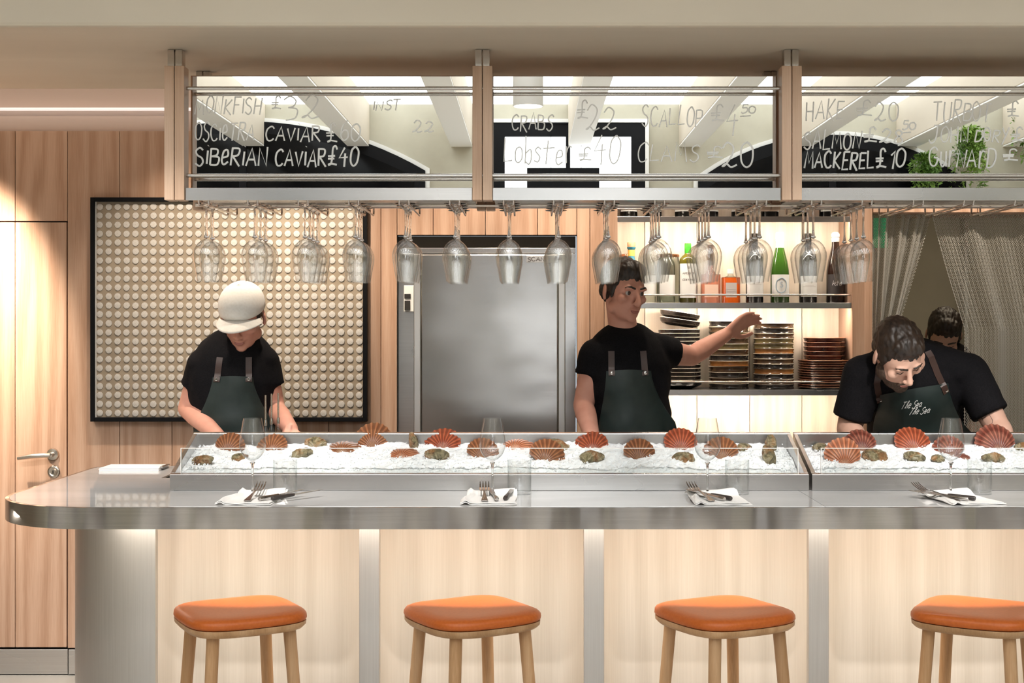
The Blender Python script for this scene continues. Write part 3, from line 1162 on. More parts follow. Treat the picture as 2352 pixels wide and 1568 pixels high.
def stool():
    t = empty('bar_stool')
    UP = 0.024
    HR, P = 0.176, 4.0       # half width of the rounded square seat
    N = 48

    def ring(scale, z, m, bow=0.0):
        b = len(m.v)
        for i in range(N):
            a = 2 * PI * i / N
            r = superell(a, HR * scale, P)
            m.v.append((r * math.cos(a), r * math.sin(a), z + UP + bow * (r / HR) ** 2))
        return b
    def loft(m, rings):
        bs_ = [ring(*q[:2], m, q[2] if len(q) > 2 else 0) for q in rings]
        for a, b in zip(bs_[:-1], bs_[1:]):
            for i in range(N):
                j = (i + 1) % N
                m.face([a + i, a + j, b + j, b + i])
        m.face([bs_[0] + i for i in reversed(range(N))])
        m.face([bs_[-1] + i for i in range(N)])
    c = MB()
    loft(c, [(0.90, 0.612, 0.004), (0.985, 0.6135, 0.004), (1.0, 0.620, 0.004), (0.995, 0.629, 0.004), (0.965, 0.637, 0.004), (0.90, 0.6425, 0.004),
             (0.75, 0.645, 0.004), (0.5, 0.644, 0.004), (0.25, 0.643, 0.004), (0.05, 0.6425, 0.004)])
    c.build('cushion', M['leather'], t, smooth=60)
    s = MB()
    loft(s, [(0.80, 0.588, 0.004), (0.93, 0.590, 0.004), (0.985, 0.600, 0.004), (0.99, 0.611, 0.004), (0.90, 0.6118, 0.004)])
    s.build('seat_rim', M['stool_wood'], t, smooth=50)
    for q in range(4):
        a = R(45 + 90 * q)
        ct_, st_ = math.cos(a), math.sin(a)
        top, bot = 0.160, 0.215
        l = MB().tube([(ct_ * top, st_ * top, 0.597 + UP), (ct_ * (top + 0.02), st_ * (top + 0.02), 0.40), (ct_ * bot, st_ * bot, 0.0)], [0.0185, 0.0180, 0.0135], 16)
        l.build('leg', M['stool_wood'], t, smooth=60)
    for q in range(4):
        a, b = R(45 + 90 * q), R(135 + 90 * q)
        rr = 0.200
        zz = 0.185 if q % 2 else 0.215
        MB().tube([(math.cos(a) * rr * 0.985, math.sin(a) * rr * 0.985, zz), (math.cos(b) * rr * 0.985, math.sin(b) * rr * 0.985, zz)], 0.008, 10).build('stretcher', M['stool_wood'], t, smooth=60)
    return t


st = None
for i, (px, rz) in enumerate(((551, 29), (1084, 31), (1663, 28), (2245, 59.5))):
    loc = (X(px, 4.085), 4.085, 0)
    if st is None:
        st = stool()
        st.location = loc
        st.rotation_euler = (0, 0, R(rz))
        o = st
    else:
        o = dup(st, loc, (0, 0, R(rz)))
    tag(o, ('leftmost beech bar stool with orange leather seat', 'second orange-seated bar stool from the left, between the first two pilasters',
            'third orange-seated bar stool from the left, before the middle right panel', 'rightmost orange-seated bar stool, cut by the picture edge')[i], 'stool', 'bar stools along the counter')

# ================================================================== REFRIGERATOR
fr = empty('refrigerator', (X(1118, 6.0), 5.99, 0))
tag(fr, 'tall built-in stainless steel refrigerator in the oak wall', 'refrigerator')
fx = lambda p, d=5.97: X(p, d) - X(1118, 6.0)
fy = lambda y: y - 5.99
m = MB()
m.box(fx(913), fx(953), fy(6.0), fy(6.6), 0.1, Z(581, 5.97))
m.box(fx(1298), fx(1323), fy(6.0), fy(6.6), 0.1, Z(581, 5.97))
m.box(fx(913), fx(1323), fy(6.0), fy(6.6), Z(581, 5.97), Z(568, 5.97))
m.box(fx(953), fx(1298), fy(6.05), fy(6.6), 0.1, Z(581, 5.97))
m.build('cabinet', M['steel'], fr, bevel=0.002)
MB().box(fx(913), fx(1323), fy(6.01), fy(6.6), Z(568, 5.97) + 0.001, Z(541, 5.97)).build('gap_shade_block', plain('painted_gap_shade', (0.10, 0.085, 0.07), 0.5, 0.6), fr)  # dark block put in for the shade of the gap above the cabinet
dz1 = Z(583, 5.95)
MB().box(fx(967), fx(1282), fy(5.955), fy(6.04), 0.12, dz1).build('door', M['steel_door'], fr, bevel=0.006)
for a, b in ((951, 966.5), (1282.5, 1298)):
    MB().box(fx(a), fx(b), fy(5.958), fy(6.04), 0.12, dz1).build('edge_trim', M['alu'], fr, bevel=0.003)
hl = MB().box(fx(928), fx(951), fy(5.955), fy(5.999), Z(716, 5.96), Z(655, 5.96))
hb = hl.build('latch', M['white_paint'], fr, bevel=0.003)
MB().box(fx(930), fx(943), fy(5.95), fy(5.956), Z(712, 5.96), Z(690, 5.96)).build('latch_grip', M['dark_gap'], hb, bevel=0.001)
MB().box(fx(929.5), fx(944), fy(5.95), fy(5.956), Z(685, 5.96), Z(675, 5.96)).build('latch_window', M['dark_gap'], hb, bevel=0.001)
pl = MB().box(fx(1209), fx(1282), fy(5.951), fy(5.956), Z(603, 5.955), Z(587.5, 5.955)).build('name_plate', M['alu'], fr, bevel=0.0008)
PLATE = pl

# ================================================================== WALL ART
art = empty('wall_art', (X(525, 5.93), 5.949, Z(711, 5.93)))
tag(art, 'black-framed wall panel with a grid of pale round shell discs', 'artwork')
ax_ = lambda p: X(p, 5.905) - X(525, 5.93)
az_ = lambda p: Z(p, 5.905) - Z(711, 5.93)
f = MB()
x0, x1, z1, z0 = ax_(207), ax_(843), az_(453), az_(968)
ft_ = 0.018
for b in ((x0, x0 + ft_, z0, z1), (x1 - ft_, x1, z0, z1), (x0 + ft_, x1 - ft_, z0, z0 + ft_), (x0 + ft_, x1 - ft_, z1 - ft_, z1)):
    f.box(b[0], b[1], -0.044, -0.001, b[2], b[3])
f.build('frame', M['black_frame'], art, bevel=0.0015)
M['art_board'] = noisy('taupe_canvas', (0.27, 0.215, 0.155), (0.33, 0.27, 0.20), 18, 0.8)
MB().box(x0 + ft_, x1 - ft_, -0.026, -0.002, z0 + ft_, z1 - ft_).build('backing_board', M['art_board'], art)
MB().box(x0 + ft_, x0 + ft_ + 0.004, -0.030, -0.0262, z0 + ft_, z1 - ft_).build('slip', M['white_paint'], art)
# the discs: thin dished shells with radiating ribs
t = NT('shell_disc')
uvn = t.n.new('ShaderNodeUVMap')
gr = t.n.new('ShaderNodeTexGradient')
gr.gradient_type = 'RADIAL'
t.l(uvn.outputs[0], gr.inputs[0])
oi = t.n.new('ShaderNodeObjectInfo')
mm = t.add('ShaderNodeMath', operation='MULTIPLY_ADD')
mm.inputs[1].default_value = 2 * PI * 13
t.l(gr.outputs['Fac'], mm.inputs[0])
t.l(oi.outputs['Random'], mm.inputs[2])
sn = t.add('ShaderNodeMath', operation='SINE')
t.l(mm.outputs[0], sn.inputs[0])
ln = t.n.new('ShaderNodeVectorMath')
ln.operation = 'LENGTH'
t.l(uvn.outputs[0], ln.inputs[0])
rr = t.ramp(sn.outputs[0], [(0.0, (0.62, 0.59, 0.55)), (0.70, (0.60, 0.57, 0.53)), (0.93, (0.27, 0.23, 0.20))])
r2 = t.ramp(ln.outputs['Value'], [(0.0, (0.55, 0.5, 0.44)), (0.10, (1, 1, 1)), (0.90, (1, 1, 1)), (0.98, (0.7, 0.65, 0.6))])
mx = t.n.new('ShaderNodeMix')
mx.data_type = 'RGBA'
mx.blend_type = 'MULTIPLY'
mx.inputs[0].default_value = 1
t.l(rr, mx.inputs[6])
t.l(r2, mx.inputs[7])
t.l(mx.outputs[2], t.b.inputs['Base Color'])
t.b.inputs['Roughness'].default_value = 0.45
M['shell_disc'] = t.m
NC, NRr = 30, 24
dxs = [ax_(226.5 + (824 - 226.5) * i / (NC - 1)) for i in range(NC)]
dzs = [az_(474 + (949 - 474) * j / (NRr - 1)) for j in range(NRr)]
RDsc = 0.0146


def disc(m, cx, cz, ang, n=14, jz=0.0):
    if m.uv is None:
        m.uv = []
    b = len(m.v)
    for r_, y in ((1.0, -0.0262), (0.93, -0.0292)):
        for i in range(n):
            a = 2 * PI * i / n
            m.v.append((cx + RDsc * r_ * math.cos(a), y, cz + RDsc * r_ * math.sin(a)))
            m.uv.append((r_ * math.cos(a + ang), r_ * math.sin(a + ang)))
    m.v.append((cx, -0.0315, cz))
    m.uv.append((0.0, 0.0))
    for i in range(n):
        j = (i + 1) % n
        m.face([b + i, b + j, b + n + j, b + n + i])
        m.face([b + n + i, b + n + j, b + 2 * n])
    return m


variants = [disc(MB(), 0, 0, q * 1.1).mesh('disc', M['shell_disc'], 60) for q in range(6)]
rest = MB()
order = [(i, j) for i in range(NC) for j in range(NRr)]
single = 0
for (i, j) in order:
    jx, jz = rnd.uniform(-0.0008, 0.0008), rnd.uniform(-0.0008, 0.0008)
    if single < 300:
        o = link('disc', variants[rnd.randrange(6)], art)
        o.location = (dxs[i] + jx, 0, dzs[j] + jz)
        single += 1
    else:
        disc(rest, dxs[i] + jx, dzs[j] + jz, rnd.uniform(0, 6), 12)
o = rest.build('disc', M['shell_disc'], art, smooth=60)
o['kind'] = 'stuff'

# ================================================================== MENUS ON THE COUNTER
M['paper'] = plain('white_paper', (0.78, 0.77, 0.76), 0.7, spec=0.2)
mn = empty('menu_stack', (X(315, 5.36), 5.33, 0.951))
tag(mn, 'stack of white paper menus lying on the rounded counter end', 'menus')
for i in range(5):
    MB().box(-0.115 + 0.002 * rnd.uniform(-1, 1), 0.112, -0.075 + 0.003 * rnd.uniform(-1, 1), 0.075, 0.0022 * i, 0.0022 * i + 0.0021).build('sheet', M['paper'], mn)
MB().box(0.108, 0.122, -0.055, 0.055, 0.0112, 0.0142).build('clip', M['steel_pol'], mn, bevel=0.001)
# ================================================================== SHELLFISH ON ICE
def shell_mat(name, a, b, c):
    t = NT(name)
    uv = t.n.new('ShaderNodeUVMap')
    sp = t.n.new('ShaderNodeSeparateXYZ')
    t.l(uv.outputs[0], sp.inputs[0])
    v = t.coords((1, 1, 1))
    nz = t.noise(v, 45, 4)
    ml = t.add('ShaderNodeMath', operation='MULTIPLY_ADD')
    ml.inputs[1].default_value = 0.30
    t.l(nz, ml.inputs[0])
    w = t.add('ShaderNodeMath', operation='MULTIPLY')
    w.inputs[1].default_value = 0.75
    t.l(sp.outputs[1], w.inputs[0])
    t.l(w.outputs[0], ml.inputs[2])
    base = t.ramp(ml.outputs[0], [(0.18, c), (0.38, a), (0.62, b), (0.74, a), (0.95, b)])
    # grooves darker, rib crests paler
    k = t.add('ShaderNodeMath', operation='MULTIPLY')
    k.inputs[1].default_value = 2 * PI * 13
    t.l(sp.outputs[0], k.inputs[0])
    cs = t.add('ShaderNodeMath', operation='COSINE')
    t.l(k.outputs[0], cs.inputs[0])
    rp = t.ramp(cs.outputs[0], [(0.0, (0.50, 0.48, 0.47)), (0.55, (1.0, 1.0, 1.0)), (1.0, (1.15, 1.12, 1.1))])
    mx = t.n.new('ShaderNodeMix')
    mx.data_type = 'RGBA'
    mx.blend_type = 'MULTIPLY'
    mx.inputs[0].default_value = 0.9
    t.l(base, mx.inputs[6])
    t.l(rp, mx.inputs[7])
    t.l(mx.outputs[2], t.b.inputs['Base Color'])
    t.b.inputs['Roughness'].default_value = 0.38
    t.bump(nz, 0.25, 0.002)
    return t.m


M['sc_red'] = shell_mat('scallop_red', (0.30, 0.062, 0.026), (0.40, 0.105, 0.05), (0.42, 0.22, 0.14))
M['sc_brown'] = shell_mat('scallop_brown', (0.23, 0.085, 0.036), (0.30, 0.13, 0.06), (0.36, 0.21, 0.12))
M['sc_orange'] = shell_mat('scallop_orange', (0.42, 0.135, 0.06), (0.54, 0.22, 0.115), (0.60, 0.36, 0.24))
M['sc_dark'] = shell_mat('scallop_dark', (0.17, 0.038, 0.024), (0.33, 0.13, 0.09), (0.45, 0.28, 0.2))


def scallop_mesh(matname, seed):
    r = random.Random(seed)
    m = MB()
    m.uv = []
    NA, NRAD = 104, 14
    SP = R(68)
    ph = r.uniform(0, 6)

    def pt(i, j, back=False):
        u = i / NA
        a = (u * 2 - 1) * SP
        q = j / NRAD
        rib = math.cos(2 * PI * 13 * u)
        edge = (0.60 + 0.40 * math.cos(a * 1.35)) * (1 + 0.015 * rib * q ** 3 + 0.012 * math.sin(a * 5 + ph))
        rad = edge * q
        x, z = rad * math.sin(a) * 1.06, rad * math.cos(a)
        fall = 1 - 0.55 * abs(a / SP) ** 2.2
        dome = 0.24 * (math.sin(PI * min(1, q ** 0.72 * 0.93 + 0.05))) * fall
        dome += 0.0115 * rib * min(1, q * 1.6) * (1 - 0.35 * q) + 0.004 * math.sin(q * 34 + ph) * q
        y = -dome if not back else 0.035
        if back:
            x *= 0.985
            z = z * 0.985
        if j == NRAD:
            y = -0.02 if not back else 0.02
        return (x, y, z), (u, q)
    for back in (False, True):
        b = len(m.v)
        nn = NA if not back else NA
        for j in range(NRAD + 1):
            for i in range(NA + 1):
                p, uv = pt(i, j, back)
                m.v.append(p)
                m.uv.append(uv)
        for j in range(NRAD):
            for i in range(NA):
                p = b + j * (NA + 1) + i
                q = [p, p + 1, p + NA + 2, p + NA + 1]
                m.face(q if not back else q[::-1])
    N1 = (NA + 1) * (NRAD + 1)
    for i in range(NA):
        p = NRAD * (NA + 1) + i
        m.face([p + 1, p, p + N1, p + N1 + 1])
    for j in range(NRAD):
        for e in (0, NA):
            p = j * (NA + 1) + e
            q = p + NA + 1
            m.face([p, q, q + N1, p + N1] if e == 0 else [q, p, p + N1, q + N1])
    # the two ears at the hinge
    for s in (-1, 1):
        b = len(m.v)
        pts = [(0, -0.03, -0.02), (s * 0.27, -0.02, -0.01), (s * 0.30, -0.01, 0.14), (s * 0.10, -0.06, 0.19)]
        bk = [(x, 0.03, z) for x, y, z in pts]
        m.v += pts + bk
        m.uv += [(0.04, 0.2), (0.02, 0.9), (0.0, 0.8), (0.05, 0.4)] * 2
        fs = [(0, 1, 2, 3), (7, 6, 5, 4), (0, 4, 5, 1), (1, 5, 6, 2), (2, 6, 7, 3), (3, 7, 4, 0)]
        for f in fs:
            m.face([b + q for q in (f if s > 0 else f[::-1])])
    return m.mesh('scallop_shell', M[matname], 70)


t = NT('oyster_shell')
v = t.coords((1, 1, 1))
n1 = t.noise(v, 3.2, 6, 0.62, 1.2)
c_ = t.ramp(n1, [(0.30, (0.05, 0.045, 0.03)), (0.45, (0.19, 0.16, 0.085)), (0.56, (0.34, 0.28, 0.16)), (0.68, (0.50, 0.46, 0.36)), (0.8, (0.18, 0.19, 0.10))])
n2 = t.noise(v, 1.7, 3)
f2 = t.ramp(n2, [(0.48, (0, 0, 0)), (0.62, (1, 1, 1))])
mo = t.n.new('ShaderNodeMix')
mo.data_type = 'RGBA'
t.l(f2, mo.inputs[0])
t.l(c_, mo.inputs[6])
t.l(t.ramp(n1, [(0.3, (0.12, 0.05, 0.02)), (0.5, (0.33, 0.16, 0.06)), (0.7, (0.55, 0.40, 0.26))]), mo.inputs[7])
t.l(mo.outputs[2], t.b.inputs['Base Color'])
t.b.inputs['Roughness'].default_value = 0.42
t.bump(n1, 0.5, 0.2)
M['oyster'] = t.m


def oyster_mesh(seed):
    m = MB()
    NA, NB = 40, 22
    o3 = Vector((seed * 7.1, seed * 3.3, seed))
    for j in range(NB + 1):
        th = PI * j / NB
        for i in range(NA):
            a = 2 * PI * i / NA
            d = Vector((math.sin(th) * math.cos(a), math.sin(th) * math.sin(a), math.cos(th)))
            k = 1 + 0.26 * mnoise.noise(d * 1.4 + o3) + 0.10 * mnoise.noise(d * 4 + o3)
            x, y, z = d.x * k * 0.5, d.y * k * 0.36, d.z * k * 0.22
            x += 0.12 * (d.x > 0) * d.x
            # leafy growth layers
            lay = abs(((math.sqrt((d.x + 0.9) ** 2 + d.y ** 2) * 6.5 + 0.5 * mnoise.noise(d * 3 + o3)) % 1) - 0.5)
            z += (0.05 * lay + 0.03 * mnoise.noise(d * 9 + o3)) * (1 if d.z > 0 else 0.4)
            m.v.append((x, y, z))
    for j in range(NB):
        for i in range(NA):
            w = (i + 1) % NA
            m.face([j * NA + i, (j + 1) * NA + i, (j + 1) * NA + w, j * NA + w])
    return m.mesh('oyster', M['oyster'], 75)


SCM = {}
for q, nm in enumerate(('sc_red', 'sc_brown', 'sc_orange', 'sc_dark')):
    SCM[nm] = scallop_mesh(nm, q)
OYM = [oyster_mesh(q + 1) for q in range(5)]


def on_ice(px, py):
    """point of the ice surface seen at a pixel"""
    d = TF
    while d < TR_ - 0.03:
        if Z(py, d) <= ice_z(d):
            break
        d += 0.002
    return X(px, d), d, ice_z(d)


# scallops: px, py centre, width, height, colour, roll in degrees, label
SCL = [
    (519, 1021, 60, 42, 'sc_brown', 18, 'brown scallop shell tilted on the ice, leftmost of the scallops'),
    (624, 1024, 64, 36, 'sc_brown', -10, 'brown scallop partly behind the leftmost upright wine glass'),
    (782, 1033, 80, 28, 'sc_brown', 0, 'wide flat brown scallop lying left of the tallest red-brown fan'),
    (855, 1006, 76, 52, 'sc_brown', 0, 'large upright red-brown scallop fan rising above the left tray rim'),
    (920, 1046, 72, 24, 'sc_orange', 0, 'smooth flat pinkish scallop near the front of the left tray'),
    (1017, 1015, 74, 44, 'sc_red', -4, 'bright red scallop fan with an oyster below it, left of the second wine glass'),
    (1103, 1035, 66, 42, 'sc_brown', 15, 'brown scallop just left of and behind the second upright wine glass'),
    (1181, 1023, 78, 32, 'sc_orange', 0, 'pale orange scallop just right of the second upright wine glass'),
    (1248, 1041, 74, 50, 'sc_brown', 22, 'orange-brown scallop leaning in front of a pale oyster mid tray'),
    (1362, 1020, 68, 40, 'sc_red', -6, 'deep red scallop with green oyster directly in front of it'),
    (1465, 1038, 66, 46, 'sc_brown', 14, 'ridged brown scallop standing alone between two red scallops'),
    (1563, 1014, 68, 48, 'sc_red', 6, 'red scallop fan just left of the third upright wine glass'),
    (1664, 1036, 74, 46, 'sc_brown', -16, 'brown scallop just right of and behind the third upright wine glass'),
    (1940, 1041, 74, 60, 'sc_orange', -4, 'salmon-coloured scallop fan nearest the left end of the right tray'),
    (1984, 1017, 68, 44, 'sc_dark', -14, 'dark striped scallop behind the salmon-coloured one in the right tray'),
    (2098, 1014, 74, 50, 'sc_red', 8, 'red scallop fan before the apron of the bowed cook'),
    (2192, 1030, 66, 44, 'sc_dark', -22, 'dark scallop seen through the rightmost upright wine glass'),
    (2222, 1046, 46, 32, 'sc_dark', 40, 'small dark scallop at the foot of the rightmost wine glass bowl'),
    (2297, 1012, 80, 58, 'sc_dark', -12, 'large maroon scallop with pale ribs, rightmost of the scallops'),
]
for px, py, w, h, cm, roll, lab in SCL:
    x, d, z = on_ice(px, py + h * 0.36)
    D = w * 1.0 / F * d / 1.08
    tilt = math.acos(min(0.97, (h + 7) / (w * 0.93)))
    o = link('scallop', SCM[cm])
    s = D
    o.location = (x, d + 0.012, z - 0.006 - (0.10 if h >= 34 else 0.05) * D)
    o.scale = (s, s, s)
    if h < 34:       # lying flat, hinge towards the viewer
        o.rotation_euler = (-R(66), 0, R(rnd.uniform(-12, 12)))
    else:
        o.rotation_euler = (-tilt * 0.9, R(roll), 0)
    tag(o, lab, 'scallop', 'scallops on the ice')

OYS = [
    (467, 1056, 46, 26, 'brown-green oyster at the front left corner of the ice'),
    (549, 1049, 36, 24, 'small rounded oyster left of the leftmost wine glass bowl'),
    (728, 1016, 48, 28, 'brown oyster at the back of the left tray, above a pale oyster'),
    (695, 1040, 46, 24, 'pale grey oyster in front of the brown back oyster'),
    (949, 1020, 40, 28, 'pointed green oyster between the two upright red fans'),
    (1006, 1044, 50, 24, 'grey-green oyster directly under the bright red scallop'),
    (1280, 1022, 48, 26, 'pale speckled oyster behind the orange-brown scallop'),
    (1357, 1050, 52, 24, 'green oyster in front of the deep red scallop'),
    (1568, 1051, 48, 24, 'olive oyster in front of the red scallop by the third glass'),
    (1708, 1027, 32, 15, 'small flat oyster at the back right of the third glass'),
    (1772, 1021, 40, 42, 'upright golden-green oyster near the tray divider'),
    (1766, 1055, 50, 24, 'flat green oyster below the upright golden one'),
    (1881, 1024, 30, 22, 'small round oyster at the left end of the right tray'),
    (2008, 1046, 54, 24, 'mottled flat oyster right of the salmon-coloured scallop'),
    (1986, 1002, 24, 18, 'knobbly oyster resting on top of the dark striped scallop'),
    (2104, 1048, 44, 26, 'square grey oyster below the red scallop by the apron'),
    (2155, 1052, 30, 18, 'small reddish oyster left of the rightmost wine glass stem'),
    (2285, 1052, 48, 26, 'long pale oyster below the large maroon scallop'),
    (2350, 1022, 36, 28, 'green oyster at the far right, cut by the picture edge'),
]
for q, (px, py, w, h, lab) in enumerate(OYS):
    x, d, z = on_ice(px, py + h * 0.32)
    s = w / F * d / 1.05
    o = link('oyster', OYM[q % 5])
    up = 'upright' in lab
    top = 'on top' in lab
    o.location = (x, d + 0.006, z + (0.30 * s if up else 0.13 * s) + (0.022 if top else 0))
    o.scale = (s, s, s * 1.15)
    o.rotation_euler = (R(38 + rnd.uniform(-8, 8)), R(-80 if up else rnd.uniform(-14, 14)), R(rnd.choice((0, 180)) + rnd.uniform(-16, 16)))
    tag(o, lab, 'oyster', 'oysters on the ice')

# ---- three slim droppers standing behind the left tray
dr0 = None
for i, (px, py) in enumerate(((610, 907), (623, 904), (639, 902))):
    d = 5.00
    ztop = Z(py, d)
    zb = ZC + 0.0008
    dr = empty('dropper_bottle', (X(px, d), d + 0.006 * (i % 2), zb))
    H = ztop - zb
    MB().lathe([(0, 0), (0.0105, 0), (0.011, 0.004), (0.0108, H - 0.135), (0.006, H - 0.12), (0.0045, H - 0.112), (0, H - 0.112)], 16).build('glass_body', M['glass'], dr, smooth=50)
    MB().lathe([(0, H - 0.1115), (0.0055, H - 0.1115), (0.006, H - 0.10), (0.0045, H - 0.088), (0, H - 0.087)], 14).build('collar', M['steel_pol'], dr, smooth=50)
    MB().tube([(0, 0, H - 0.0865), (0, 0, H)], 0.0034, 10).build('spout', M['nickel'], dr, smooth=50)
    tag(dr, ('slim dropper bottle behind the tray, shortest and leftmost of three', 'slim dropper bottle behind the tray, middle one of three', 'slim dropper bottle behind the tray, tallest and rightmost of three')[i], 'dropper bottle', 'dropper bottles behind the tray')

# ================================================================== BOTTLES
def liquid(name, tint, edge, base=0.06):
    return thin_glass(name, tint, edge, base, 0.03)


M['g_clear'] = liquid('clear_bottle_glass', (0.93, 0.95, 0.93), (0.45, 0.5, 0.46))
M['g_green'] = plain('green_bottle_glass', (0.035, 0.10, 0.012), 0.08, spec=0.6)
M['g_olive'] = plain('olive_whisky_glass', (0.10, 0.085, 0.008), 0.08, spec=0.6)
M['g_black'] = plain('black_wine_glass', (0.010, 0.009, 0.008), 0.09, spec=0.6)
M['g_brown'] = plain('brown_bottle_glass', (0.022, 0.010, 0.007), 0.12, spec=0.6)
M['g_orange'] = liquid('orange_liqueur', (0.93, 0.42, 0.16), (0.55, 0.16, 0.04))
M['g_pink'] = liquid('pink_liqueur', (0.90, 0.60, 0.52), (0.55, 0.26, 0.20))
M['teal'] = noisy('teal_glaze', (0.02, 0.10, 0.16), (0.06, 0.30, 0.40), 25, 0.2, bump=0.3)
M['foil_white'] = plain('white_foil', (0.78, 0.77, 0.74), 0.4)
M['foil_green'] = noisy('green_foil', (0.02, 0.22, 0.01), (0.06, 0.42, 0.03), 60, 0.35)
M['label_white'] = plain('white_label', (0.76, 0.75, 0.73), 0.6)
M['label_grey'] = plain('grey_label', (0.52, 0.47, 0.45), 0.6)
M['label_pink'] = plain('peach_label', (0.80, 0.56, 0.44), 0.6)
M['label_blue'] = plain('blue_print', (0.42, 0.52, 0.60), 0.6)
M['label_black'] = plain('black_label', (0.045, 0.038, 0.038), 0.5)
M['ink'] = plain('label_ink', (0.10, 0.09, 0.09), 0.7)
M['ink_pale'] = plain('pale_ink', (0.55, 0.52, 0.5), 0.7)
M['cork'] = noisy('cork', (0.38, 0.22, 0.11), (0.50, 0.32, 0.17), 90, 0.8)
M['amber_ring'] = plain('amber_neck_label', (0.70, 0.42, 0.10), 0.5)
M['copper'] = plain('copper_lid', (0.72, 0.36, 0.20), 0.25, 1.0)


def lab_wrap(m, r, z0, z1, half, n=14, mi=0, lift=0.0007):
    """label curved on a round bottle, centred on -y"""
    b = len(m.v)
    rr = r + lift
    for z in (z0, z1):
        for i in range(n + 1):
            a = -PI / 2 + half * (2 * i / n - 1)
            m.v.append((rr * math.cos(a), rr * math.sin(a), z))
    for i in range(n):
        m.face([b + i, b + i + 1, b + n + 2 + i, b + n + 1 + i], mi)
    return m


def box_round(m, w, d, z0, z1, r=0.01, mi=0):
    p = []
    for cx, cy, a0 in ((w - r, d - r, 0), (-w + r, d - r, 90), (-w + r, -d + r, 180), (w - r, -d + r, 270)):
        p += arc(cx, cy, r, a0, a0 + 90, 5)
    m.prism(p, z0, z1, mi)


YB = 6.06


def bottle(px, z, label, build, y=YB, name='bottle', group=None, cat='bottle'):
    b = empty(name, (X(px, y), y, z + 0.0006))
    build(b)
    tag(b, label, cat, group)
    return b


def wine_body(b, glass, capmat, H=0.30, r=0.036, cap_h=0.055, lab=None, labz=(0.03, 0.115), print_=None, champagne=False):
    if champagne:
        pr = [(0, 0), (r - 0.004, 0), (r, 0.004), (r, 0.125), (r * 0.97, 0.145), (r * 0.80, 0.185), (r * 0.55, 0.225), (0.0165, 0.25), (0.0150, H - 0.012), (0.0, H - 0.012)]
    else:
        pr = [(0, 0), (r - 0.004, 0), (r, 0.004), (r, 0.185), (r * 0.93, 0.200), (r * 0.6, 0.216), (0.0155, 0.230), (0.0140, 0.25), (0.0138, H - 0.003), (0, H - 0.003)]
    MB().lathe(pr, 26).build('glass_body', glass, b, smooth=50)
    if capmat:
        if champagne:
            c = [(0.0215, 0.205), (0.0190, 0.235), (0.0172, 0.255), (0.0168, 0.268), (0.0195, 0.272), (0.0190, 0.292), (0.0165, H), (0, H + 0.002)]
        else:
            c = [(0.0148, H - cap_h), (0.0146, H - 0.01), (0.0158, H - 0.008), (0.0152, H), (0, H + 0.0008)]
        MB().lathe(c, 22).build('capsule', capmat, b, smooth=50)
    if lab:
        lo = lab_wrap(MB(), r, labz[0], labz[1], 1.15).build('label', lab, b, smooth=80)
        return lo


